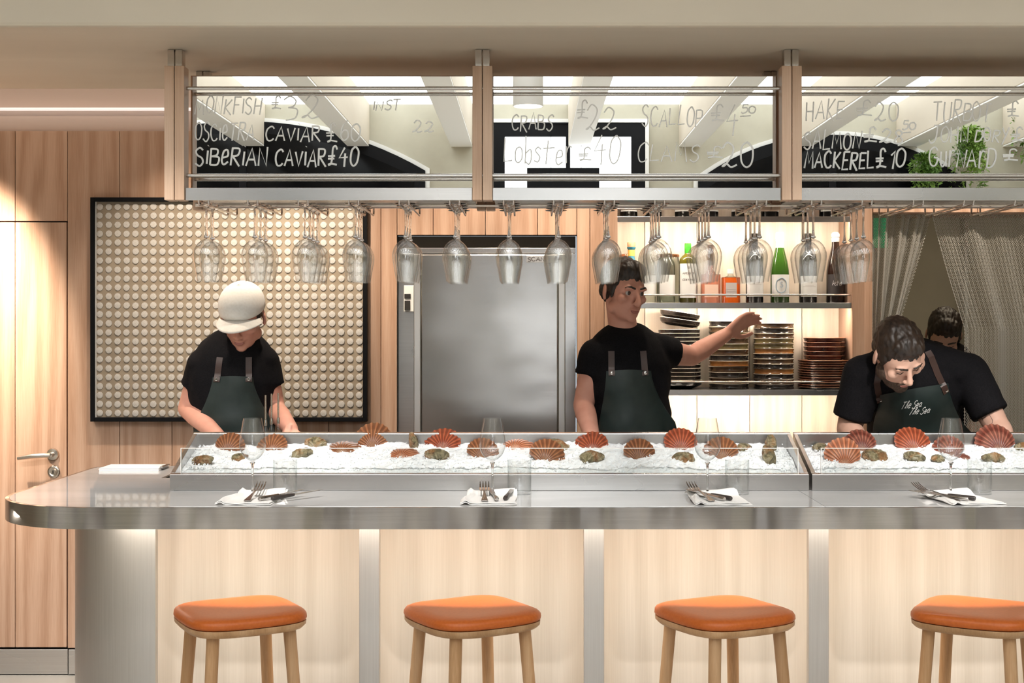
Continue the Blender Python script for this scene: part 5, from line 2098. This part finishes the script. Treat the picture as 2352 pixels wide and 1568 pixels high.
def put(name, me, mat, parent):
    me.materials.clear()
    me.materials.append(mat)
    inv = Matrix.Translation(-Vector(parent.location))
    me.transform(inv)
    me.name = name
    return link(name, me, parent)


def hand(bm, wrist, fwd, palm_n, curl=0.5, s=1.0, right=True):
    """palm with four unequal bent fingers and a thumb from the palm's side"""
    f = Vector(fwd).normalized()
    n = Vector(palm_n)
    n = (n - f * n.dot(f)).normalized()
    side = f.cross(n) * (1 if right else -1)       # towards the thumb
    w = Vector(wrist)
    for k in range(4):
        o = (1.5 - k) * 0.0185 * s
        cap_(bm, w + f * 0.015 * s + side * o * 0.6, 0.014 * s, w + f * 0.088 * s + side * o, 0.0115 * s)
    for k, L in enumerate((0.072, 0.080, 0.075, 0.058)):
        o = (1.5 - k) * 0.0195 * s
        p = w + f * 0.090 * s + side * o
        d = (f + side * (1.5 - k) * 0.05).normalized()
        a = 0.0
        for seg, (fr_, r0, r1) in enumerate(((0.45, 0.0095, 0.0088), (0.31, 0.0088, 0.008), (0.24, 0.008, 0.0068))):
            a += curl * (0.55, 0.8, 0.5)[seg]
            dd = d * math.cos(a) + n * math.sin(a)
            e = p + dd * L * fr_ * s
            cap_(bm, p, r0 * s, e, r1 * s, 10)
            p = e
    b0 = w + f * 0.030 * s + side * 0.026 * s
    t1 = b0 + (f * 0.6 + side * 0.75 + n * 0.25).normalized() * 0.036 * s
    t2 = t1 + (f * 0.85 + side * 0.35 + n * 0.35 * curl).normalized() * 0.030 * s
    t3 = t2 + (f * 0.95 + n * 0.6 * curl).normalized() * 0.024 * s
    cap_(bm, b0, 0.014 * s, t1, 0.0115 * s, 10)
    cap_(bm, t1, 0.0115 * s, t2, 0.0105 * s, 10)
    cap_(bm, t2, 0.0105 * s, t3, 0.0085 * s, 10)


def head_prims(bm, HM):
    def E(c, r, rot=None):
        M3 = HM.to_3x3() @ (rot if rot is not None else Matrix.Identity(3))
        ell_(bm, HM @ Vector(c), r, M3)

    def C(a, ra, b, rb):
        cap_(bm, HM @ Vector(a), ra, HM @ Vector(b), rb, 12)
    E((0, 0.014, 0.036), (0.075, 0.094, 0.082))
    E((0, -0.028, 0.010), (0.066, 0.062, 0.075))
    E((0, -0.030, -0.045), (0.060, 0.056, 0.062))
    E((0, -0.036, -0.078), (0.048, 0.048, 0.036))
    E((0, -0.074, -0.097), (0.022, 0.015, 0.016))
    for s in (-1, 1):
        E((s * 0.028, -0.082, 0.022), (0.026, 0.012, 0.009), Matrix.Rotation(s * 0.15, 3, 'Y'))
        E((s * 0.043, -0.064, -0.022), (0.022, 0.020, 0.018))
        E((s * 0.012, -0.100, -0.036), (0.009, 0.010, 0.008))
        E((s * 0.052, -0.012, -0.066), (0.016, 0.030, 0.024))
        ear = Matrix.Rotation(s * 0.35, 3, 'Z') @ Matrix.Rotation(-0.15, 3, 'X')
        E((s * 0.080, 0.012, -0.008), (0.007, 0.019, 0.031), ear)
        E((s * 0.077, 0.010, -0.033), (0.007, 0.010, 0.011), ear)
    C((0, -0.086, 0.012), 0.0085, (0, -0.112, -0.030), 0.0115)
    C((0, -0.113, -0.030), 0.0115, (0, -0.106, -0.038), 0.011)
    E((0, -0.088, -0.060), (0.022, 0.010, 0.006))
    E((0, -0.087, -0.071), (0.019, 0.010, 0.007))


def carve_face(me, HM):
    inv = HM.inverted()
    n = HM.to_3x3()
    for v in me.vertices:
        p = inv @ v.co
        if p.y < -0.03 and p.z > -0.12 and p.length < 0.17:
            d = 0.0
            for s in (-1, 1):
                q = (p.x - s * 0.031) ** 2 / 0.016 ** 2 + (p.z - 0.002) ** 2 / 0.010 ** 2
                d += 0.010 * math.exp(-q)
            q = p.x ** 2 / 0.022 ** 2 + (p.z + 0.0655) ** 2 / 0.0016 ** 2
            d += 0.004 * math.exp(-q)
            if d:
                v.co += n @ Vector((0, d, 0))


def sheet_from(bvh, grid, thick=0.003, lift=0.006, direction=Vector((0, 1, 0))):
    """lay a grid of points on a body along a direction and give it thickness"""
    m = MB()
    ny, nx = len(grid), len(grid[0])
    fr_ = []
    for row in grid:
        out = []
        for p in row:
            h = bvh.ray_cast(Vector(p), direction)
            out.append(h[0].y if h[0] is not None else None)
        fr_.append(out)
    # fill misses with neighbours, then hang straight where the body falls away
    for j in range(ny):
        last = None
        for i in list(range(nx)) + list(range(nx - 1, -1, -1)):
            if fr_[j][i] is None:
                if last is not None:
                    fr_[j][i] = last + 0.002
            else:
                last = fr_[j][i]
        if any(q is None for q in fr_[j]):
            fr_[j] = list(fr_[j - 1])
    for _ in range(4):
        g2 = [r_[:] for r_ in fr_]
        for j in range(ny):
            for i in range(nx):
                acc = [fr_[b][a] for a, b in ((max(0, i - 1), j), (min(nx - 1, i + 1), j), (i, max(0, j - 1)), (i, min(ny - 1, j + 1)))]
                g2[j][i] = min(fr_[j][i], sum(acc) / 4)
        fr_ = g2
    for lay in (0, 1):
        for j in range(ny):
            for i in range(nx):
                m.v.append((grid[j][i][0], fr_[j][i] - lift - thick * lay, grid[j][i][2]))
    N1 = nx * ny
    for j in range(ny - 1):
        for i in range(nx - 1):
            p = j * nx + i
            m.face([p + N1, p + nx + N1, p + nx + 1 + N1, p + 1 + N1])
            m.face([p, p + 1, p + nx + 1, p + nx])
    rim = [i for i in range(nx)] + [j * nx + nx - 1 for j in range(1, ny)] + [(ny - 1) * nx + i for i in range(nx - 2, -1, -1)] + [j * nx for j in range(ny - 2, 0, -1)]
    for q in range(len(rim)):
        a, b = rim[q], rim[(q + 1) % len(rim)]
        m.face([b, a, a + N1, b + N1])
    return m


def ribbon(pts, w, th, nrm):
    m = MB()
    nrm = Vector(nrm)
    for i, p in enumerate(pts):
        p = Vector(p)
        t = (Vector(pts[min(i + 1, len(pts) - 1)]) - Vector(pts[max(i - 1, 0)])).normalized()
        s = t.cross(nrm).normalized() * w / 2
        k = nrm.normalized() * th
        m.v += [tuple(p - s), tuple(p + s), tuple(p + s + k), tuple(p - s + k)]
    for i in range(len(pts) - 1):
        for q in range(4):
            r_ = (q + 1) % 4
            m.face([4 * i + q, 4 * i + r_, 4 * i + 4 + r_, 4 * i + 4 + q])
    m.face([3, 2, 1, 0])
    e = 4 * (len(pts) - 1)
    m.face([e, e + 1, e + 2, e + 3])
    return m


def figure(label, J, vs=0.005, skin='skin', hair=True, beard=0, cap=False, apron=None, straps=None, build=1.0, eyes=True, sleeve=0.62):
    """J: joint positions in metres; HM: head matrix"""
    root = empty('person', (J['hip'][0], J['hip'][1], 0))
    tag(root, label, 'person')
    V = Vector
    hip, chest, neck, HM = V(J['hip']), V(J['chest']), V(J['neck']), J['HM']
    spine = (neck - hip).normalized()
    across = (V(J['shR']) - V(J['shL'])).normalized()
    fwd = across.cross(spine).normalized() * -1
    if fwd.y > 0 and J.get('face', -1) < 0:
        fwd = -fwd
    T = Matrix((across, -fwd, spine)).transposed()
    if T.determinant() < 0:
        T = Matrix((-across, -fwd, spine)).transposed()
    b_ = build

    def torso(bm, g):
        ell_(bm, hip, (0.165 * b_ + g, 0.115 * b_ + g, 0.14 + g), T)
        mid = hip.lerp(chest, 0.5)
        ell_(bm, mid, (0.152 * b_ + g, 0.112 * b_ + g, 0.19 + g), T)
        ell_(bm, chest, (0.172 * b_ + g, 0.118 * b_ + g, 0.20 + g), T)
        ell_(bm, chest.lerp(neck, 0.62), (0.135 * b_ + g, 0.085 + g, 0.09 + g), T)
        for s in ('L', 'R'):
            cap_(bm, neck.lerp(chest, 0.22), 0.060 + g, V(J['sh' + s]), 0.056 * b_ + g)
            cap_(bm, chest, 0.09 * b_ + g, V(J['sh' + s]), 0.050 * b_ + g)

    bm = bmesh.new()
    torso(bm, 0)
    cap_(bm, neck - spine * 0.05, 0.060 * (0.5 + 0.5 * b_), HM @ V((0, 0.018, -0.045)), 0.054 * (0.6 + 0.4 * b_))
    head_prims(bm, HM)
    for s in ('L', 'R'):
        sh, el, wr = V(J['sh' + s]), V(J['el' + s]), V(J['wr' + s])
        cap_(bm, sh, 0.054 * b_, sh.lerp(el, 0.45), 0.050 * b_)
        cap_(bm, sh.lerp(el, 0.45), 0.050 * b_, el, 0.041 * b_)
        cap_(bm, el, 0.041 * b_, el.lerp(wr, 0.3), 0.042 * b_)
        cap_(bm, el.lerp(wr, 0.3), 0.042 * b_, wr, 0.028)
        hd_ = J.get('hd' + s, (wr - el))
        hn = J.get('hn' + s, (0, 0, -1))
        hand(bm, wr, hd_, hn, J.get('curl', 0.5), 1.0, s == 'R')
        hp, kn, an = V(J['hp' + s]), V(J['kn' + s]), V(J['an' + s])
        cap_(bm, hp, 0.085, kn, 0.058)
        cap_(bm, kn, 0.056, kn.lerp(an, 0.35), 0.055)
        cap_(bm, kn.lerp(an, 0.35), 0.055, an, 0.038)
        cap_(bm, an - V((0, 0, 0.03)), 0.035, an + V((0, -0.13, -0.045)), 0.030)
    me = voxel(bm, vs, 8)
    carve_face(me, HM)
    body_bvh = BVHTree.FromPolygons([v.co.copy() for v in me.vertices], [tuple(p.vertices) for p in me.polygons])
    bo = put('body', me, M[skin], root)
    # t-shirt
    bm = bmesh.new()
    torso(bm, 0.013)
    for s in ('L', 'R'):
        sh, el = V(J['sh' + s]), V(J['el' + s])
        e = sh.lerp(el, sleeve)
        cap_(bm, sh, 0.070 * b_, sh + (e - sh) * 0.02, 0.070 * b_)
        cap_(bm, sh, 0.069 * b_, e, 0.064 * b_, ends=False)
    cap_(bm, neck - spine * 0.05, 0.072 * (0.5 + 0.5 * b_), neck + spine * 0.012, 0.068 * (0.5 + 0.5 * b_), ends=False)
    tee = voxel(bm, 0.007, 6)
    for v, nn in zip(tee.vertices, [v.normal.copy() for v in tee.vertices]):        # soft wrinkles
        q = v.co * 9
        v.co += nn * (0.004 * mnoise.noise(q) + 0.0025 * mnoise.noise(V((q.x * 1.2, q.y, q.z * 3.0)) + V((5, 1, 2))))
    bvh = BVHTree.FromPolygons([v.co.copy() for v in tee.vertices], [tuple(p.vertices) for p in tee.polygons])
    put('t_shirt', tee, M['tee'], root)
    # trousers and shoes
    bm = bmesh.new()
    ell_(bm, hip - V((0, 0, 0.03)), (0.172 * b_ + 0.006, 0.125 * b_ + 0.006, 0.13), T)
    for s in ('L', 'R'):
        hp, kn, an = V(J['hp' + s]), V(J['kn' + s]), V(J['an' + s])
        cap_(bm, hp, 0.098, kn, 0.074)
        cap_(bm, kn, 0.074, an + V((0, 0, 0.02)), 0.062, ends=False)
    put('trousers', voxel(bm, 0.009, 4), M['trouser'], root)
    for s in ('L', 'R'):
        an = V(J['an' + s])
        bm = bmesh.new()
        cap_(bm, V((an.x, an.y + 0.02, 0.040)), 0.040, V((an.x, an.y - 0.13, 0.036)), 0.036)
        cap_(bm, V((an.x, an.y, 0.05)), 0.044, V((an.x, an.y, 0.11)), 0.047)
        put('shoe', voxel(bm, 0.008, 3), M['shoe'], root)
    # hair
    inv = HM.to_3x3()
    if hair:
        bm = bmesh.new()
        if not cap:
            ell_(bm, HM @ V((0, 0.018, 0.047)), (0.081, 0.098, 0.086), inv)
            ell_(bm, HM @ V((0, -0.034, 0.083)), (0.058, 0.048, 0.044), inv)
            ell_(bm, HM @ V((0.02, -0.050, 0.086)), (0.034, 0.034, 0.030), inv)
        ell_(bm, HM @ V((0, 0.047, 0.002)), (0.073, 0.062, 0.066 if not cap else 0.045), inv)
        for s in (-1, 1):
            ell_(bm, HM @ V((s * 0.066, 0.002, 0.016)), (0.0135, 0.040, 0.036 if not cap else 0.020), inv)
            ell_(bm, HM @ V((s * 0.0695, -0.020, -0.010)), (0.008, 0.009, 0.020), inv)
        hm_ = voxel(bm, 0.0045, 4)
        hi = HM.inverted()
        for v, nn in zip(hm_.vertices, [v.normal.copy() for v in hm_.vertices]):
            q = hi @ v.co
            v.co += nn * (0.0045 * mnoise.noise(V((q.x * 80, q.y * 30, q.z * 30))) + 0.003 * mnoise.noise(V((q.x * 150, q.y * 60, q.z * 60))))
        put('hair', hm_, M['hair'], root)
    if beard:
        bm = bmesh.new()
        k = 0.0042 * beard
        ell_(bm, HM @ V((0, -0.038, -0.083)), (0.050 + k, 0.049 + k, 0.034 + k), inv)
        ell_(bm, HM @ V((0, -0.075, -0.099)), (0.024 + k, 0.015 + k, 0.017 + k), inv)
        for s in (-1, 1):
            ell_(bm, HM @ V((s * 0.053, -0.016, -0.062)), (0.016 + k, 0.028 + k, 0.028 + k), inv)
            cap_(bm, HM @ V((s * 0.004, -0.0985, -0.051)), 0.0045, HM @ V((s * 0.025, -0.084, -0.066)), 0.005)
        put('beard', voxel(bm, 0.004, 3), M['beard'], root)
    for s in (-1, 1):
        bm = bmesh.new()
        cap_(bm, HM @ V((s * 0.014, -0.0925, 0.021)), 0.0042, HM @ V((s * 0.034, -0.0905, 0.027)), 0.0042)
        cap_(bm, HM @ V((s * 0.034, -0.0905, 0.027)), 0.0042, HM @ V((s * 0.050, -0.078, 0.021)), 0.003)
        put('eyebrow', voxel(bm, 0.0022, 2), M['hair'], root)
        if eyes:
            m = MB()
            for q in (0,):
                m.lathe([(0, -0.0106)] + [(0.0106 * math.sin(PI * i / 12), -0.0106 * math.cos(PI * i / 12)) for i in range(1, 12)] + [(0, 0.0106)], 18,
                        mats=[0] * 9 + [1] * 3)
            mt = HM @ Matrix.Translation((s * 0.031, -0.0740, 0.002)) @ Matrix.Rotation(PI / 2, 4, 'X')
            me = m.mesh('eye', [M['eye'], M['iris']], 180)
            me.transform(Matrix.Translation(-V(root.location)) @ mt)
            link('eye', me, root)
        else:
            m = MB()
            m.tube([HM @ V((s * 0.019, -0.0835, 0.000)), HM @ V((s * 0.031, -0.0865, -0.004)), HM @ V((s * 0.044, -0.0795, -0.001))], [0.001, 0.0018, 0.001], 6)
            me = m.mesh('eyelash', M['hair'], 180)
            put('eyelash', me, M['hair'], root)
    bm = bmesh.new()
    cap_(bm, HM @ V((-0.017, -0.0925, -0.0655)), 0.0035, HM @ V((0.017, -0.0925, -0.0655)), 0.0035)
    ell_(bm, HM @ V((0, -0.0925, -0.0705)), (0.015, 0.006, 0.005), inv)
    put('lips', voxel(bm, 0.002, 2), M['lip'], root)
    if cap:
        c = MB()
        N = 36
        rows = []
        for j in range(9):
            th = PI / 2 * j / 8
            b0 = len(c.v)
            for i in range(N):
                a = 2 * PI * i / N
                c.v.append((0.0875 * math.cos(a) * math.sin(th) if j else 0, 0.109 * math.sin(a) * math.sin(th) + 0.006, 0.054 + 0.082 * math.cos(th)))
            rows.append(b0)
        b0 = len(c.v)
        for i in range(N):
            a = 2 * PI * i / N
            c.v.append((0.088 * math.cos(a), 0.110 * math.sin(a) + 0.006, 0.034))
        rows.append(b0)
        for a, b in zip(rows[:-1], rows[1:]):
            for i in range(N):
                j = (i + 1) % N
                c.face([a + i, b + i, b + j, a + j])
        me = c.mesh('cap_crown', M['cap_cloth'], 180)
        me.transform(HM)
        cr = put('cap_crown', me, M['cap_cloth'], root)
        so = cr.modifiers.new('cloth', 'SOLIDIFY')
        so.thickness = 0.003
        br = MB()
        for j in range(8):
            for i in range(25):
                u = i / 24 * 2 - 1
                v = j / 7
                a = u * 1.15
                x = (0.088 + 0.012 * v) * math.sin(a)
                y = 0.006 - 0.110 * math.cos(a) - 0.072 * v * math.cos(u * 1.35)
                z = 0.037 - 0.014 * v - 0.022 * u * u
                br.v.append((x, y, z))
        for j in range(7):
            for i in range(24):
                p = j * 25 + i
                br.face([p, p + 25, p + 26, p + 1])
        me = br.mesh('cap_brim', M['cap_cloth'], 180)
        me.transform(HM)
        cb_ = put('cap_brim', me, M['cap_cloth'], root)
        so = cb_.modifiers.new('cloth', 'SOLIDIFY')
        so.thickness = 0.003
    if apron:
        g = []
        tl_, tr_, wz, zb_, ww = apron      # top-left, top-right (x, z), waist z, bottom z, half width at the waist
        ny, nx = 34, 26
        for j in range(ny):
            v = j / (ny - 1)
            row = []
            for i in range(nx):
                u = i / (nx - 1)
                ztop = tl_[1] + (tr_[1] - tl_[1]) * u + 0.006 * math.sin(PI * u)
                z = ztop + (zb_ - ztop) * v
                wv = min(1, max(0, (ztop - z) / max(0.01, ztop - wz)))
                wv = wv ** 1.6
                cx = (hip.x - ww) + 2 * ww * u
                x = (tl_[0] + (tr_[0] - tl_[0]) * u) * (1 - wv) + cx * wv
                row.append((x, 3.0, z))
            g.append(row)
        sh = sheet_from(bvh, g)
        me = sh.mesh('apron', M['apron'], 70)
        apv = BVHTree.FromPolygons([V(q) for q in sh.v], sh.f)
        ap = put('apron', me, M['apron'], root)
        root_ap = (apv, ap)
    else:
        root_ap = None
    if straps:
        for path in straps:
            pts = []
            for k in range(len(path) - 1):
                a, b = V((*path[k], 0)), V((*path[k + 1], 0))
                for q in range(8):
                    p = a.lerp(b, q / 8)
                    pts.append((p.x, p.y))
            pts.append(path[-1])
            out = []
            for x, z in pts:
                h = bvh.ray_cast(V((x, 3.0, z)), V((0, 1, 0)))
                h2 = root_ap[0].ray_cast(V((x, 3.0, z)), V((0, 1, 0))) if root_ap else (None,)
                ys = [q[0].y for q in (h, h2) if q[0] is not None]
                if ys:
                    out.append((x, min(ys) - 0.003, z))
            if len(out) > 2:
                me = ribbon(out, 0.024, 0.003, (0, -1, 0.15)).mesh('strap', M['strap'], 40)
                so = put('strap', me, M['strap'], root)
                e = out[-1]
                m = MB().lathe([(0, 0), (0.0065, 0), (0.006, 0.003), (0, 0.004)], 14)
                mt = Matrix.Translation((e[0], e[1] - 0.003, e[2] + 0.010)) @ Matrix.Rotation(PI / 2, 4, 'X')
                me = m.mesh('rivet', M['steel_pol'], 50)
                me.transform(mt)
                me.transform(Matrix.Translation(-V(root.location)))
                link('rivet', me, so)
    root_ap = (root_ap[0], root_ap[1], body_bvh, bo) if root_ap else None
    return root, bvh, root_ap


def HMAT(loc, pitch, yaw, roll, s=1.0):
    return Matrix.Translation(Vector(loc)) @ Matrix.Rotation(R(roll), 4, 'Y') @ Matrix.Rotation(R(yaw), 4, 'Z') @ Matrix.Rotation(R(pitch), 4, 'X') @ Matrix.Scale(s, 4)


def W(px, py, d):
    return (X(px, d), d, Z(py, d))


def legs(J, hx, hy, spread=0.10):
    for s, k in (('L', -1), ('R', 1)):
        J['hp' + s] = (hx + k * spread * 0.9, hy, J['hip'][2] - 0.06)
        J['kn' + s] = (hx + k * spread, hy - 0.02, 0.50)
        J['an' + s] = (hx + k * spread * 1.1, hy + 0.02, 0.09)


# ---- the bowed cook at the right, leaning over the tray
J = dict(hip=(X(2100, 5.42), 5.42, 0.98), chest=W(2095, 885, 5.24), neck=W(2108, 806, 5.13),
         shL=W(1982, 862, 5.17), shR=W(2222, 856, 5.20), elL=W(1950, 985, 5.20), wrL=(X(1985, 5.0), 5.04, 1.06),
         elR=W(2288, 975, 5.13), wrR=(X(2345, 4.93), 5.05, 1.055), hdL=(0.35, -0.9, -0.35), hdR=(0.2, -0.95, -0.3), hnL=(0, -0.3, -1), hnR=(0, -0.3, -1), curl=0.35,
         HM=HMAT(W(2062, 812, 4.975), 50, 12, -11, 1.02))
legs(J, J['hip'][0], 5.44)
ap3 = ((X(2026, 5.1), Z(908, 5.1)), (X(2178, 5.1), Z(880, 5.1)), 1.08, 0.52, 0.20)
p3, bv3, ra3 = figure('man with dark hair and beard bowing over the right ice tray in green apron', J, vs=0.004, beard=1, eyes=False, apron=ap3, build=1.12, sleeve=0.80,
                      straps=[[(X(2018, 5.1), Z(842, 5.1)), (X(2014, 5.1), Z(880, 5.1)), (X(2028, 5.1), Z(926, 5.1))],
                              [(X(2128, 5.1), Z(806, 5.1)), (X(2150, 5.1), Z(858, 5.1)), (X(2174, 5.1), Z(903, 5.1))]])
if ra3:
    apv, ap, bbv, bo3 = ra3
    m = MB()
    for txt, a, b, c, d in (('The Sea,', 2072, 2116, 921, 941), ('The Sea', 2092, 2138, 937, 955)):
        txt = txt.replace(',', '')
        for q in fit(txt, X(a, 5.1), X(b, 5.1), Z(d, 5.1), Z(c, 5.1), 0.008, 12, 0.006):
            pp = []
            for x, z in q:
                h = apv.ray_cast(Vector((x, 3.0, z)), Vector((0, 1, 0)))
                if h[0] is not None:
                    pp.append((x, h[0].y - 0.0008, z))
            if len(pp) > 1:
                m.tube(pp, 0.0011, 5)
    m.v = [tuple(Vector(v) - Vector(p3.location)) for v in m.v]
    m.build('lettering', M['label_white'], ap)
    m = MB()
    for path in ([(2236, 938), (2246, 930), (2258, 940), (2254, 956), (2242, 962), (2234, 950)], [(2250, 934), (2247, 950), (2252, 966)], [(2228, 944), (2222, 958), (2230, 974)], [(2262, 950), (2268, 964), (2262, 976)]):
        pp = []
        for x, z in crom([(X(a, 5.15), Z(b, 5.15)) for a, b in path]):
            h = bbv.ray_cast(Vector((x, 3.0, z)), Vector((0, 1, 0)))
            if h[0] is not None and h[0].y < 5.4:
                pp.append((x, h[0].y - 0.0002, z))
        if len(pp) > 1:
            m.tube(pp, 0.0011, 5)
    if m.v:
        m.v = [tuple(Vector(v) - Vector(p3.location)) for v in m.v]
        m.build('tattoo', M['tattoo'], bo3)

# ---- the cook in the middle, turning and reaching along the shelf
J = dict(hip=(X(1462, 5.42), 5.42, 0.98), chest=W(1442, 858, 5.42), neck=W(1436, 776, 5.42),
         shL=W(1368, 818, 5.38), shR=W(1516, 806, 5.48), elL=W(1340, 930, 5.36), wrL=W(1362, 1010, 5.16),
         elR=W(1588, 818, 5.58), wrR=W(1668, 768, 5.70), hdR=(0.75, 0.2, 0.55), hdL=(0.1, -0.6, -0.7), hnR=(0.3, -0.7, -0.5), hnL=(0.8, 0.2, -0.4), curl=0.5,
         HM=HMAT(W(1432, 668, 5.37), 8, 32, 3))
legs(J, J['hip'][0], 5.46)
figure('cook with ruddy face turning to reach past the bowls, black tee and green apron', J, vs=0.005, skin='skin_ruddy', apron=((X(1392, 5.3), Z(852, 5.3)), (X(1496, 5.3), Z(852, 5.3)), 1.12, 0.5, 0.155), build=0.98, sleeve=0.42,
       straps=[[(X(1404, 5.3), Z(806, 5.3)), (X(1404, 5.3), Z(862, 5.3))], [(X(1478, 5.3), Z(806, 5.3)), (X(1482, 5.3), Z(862, 5.3))]])

# ---- the cook at the left in a white cap, looking down
J = dict(hip=(X(548, 5.42), 5.40, 0.97), chest=W(535, 872, 5.40), neck=W(548, 796, 5.38),
         shL=W(468, 838, 5.38), shR=W(604, 832, 5.40), elL=W(432, 938, 5.42), wrL=W(500, 1000, 5.20),
         elR=W(632, 940, 5.42), wrR=W(668, 985, 5.20), hdL=(0.6, -0.6, -0.5), hdR=(0.1, -0.8, -0.5), hnL=(0, -0.2, -1), hnR=(0, -0.2, -1), curl=0.4,
         HM=HMAT(W(558, 727, 5.32), 28, -4, 0))
legs(J, J['hip'][0], 5.44)
figure('cook in white cap looking down before the disc artwork, black tee and green apron', J, vs=0.005, skin='skin_ruddy', hair=True, cap=True, apron=((X(492, 5.3), Z(866, 5.3)), (X(582, 5.3), Z(866, 5.3)), 1.12, 0.5, 0.155), build=0.97, sleeve=0.52, eyes=False,
       straps=[[(X(508, 5.3), Z(820, 5.3)), (X(502, 5.3), Z(876, 5.3))], [(X(572, 5.3), Z(820, 5.3)), (X(574, 5.3), Z(876, 5.3))]])

# ---- a person in the kitchen behind the curtain
J = dict(hip=(X(2170, 6.75), 6.78, 0.95), chest=W(2170, 880, 6.75), neck=W(2170, 824, 6.74),
         shL=W(2108, 850, 6.74), shR=W(2232, 850, 6.74), elL=W(2092, 960, 6.72), wrL=W(2120, 1040, 6.5),
         elR=W(2248, 960, 6.72), wrR=W(2220, 1040, 6.5), curl=0.5, HM=HMAT(W(2168, 768, 6.70), 42, -10, 4))
legs(J, J['hip'][0], 6.80)
figure('dark-haired person in black working in the kitchen beyond the chain curtain', J, vs=0.006, eyes=False)
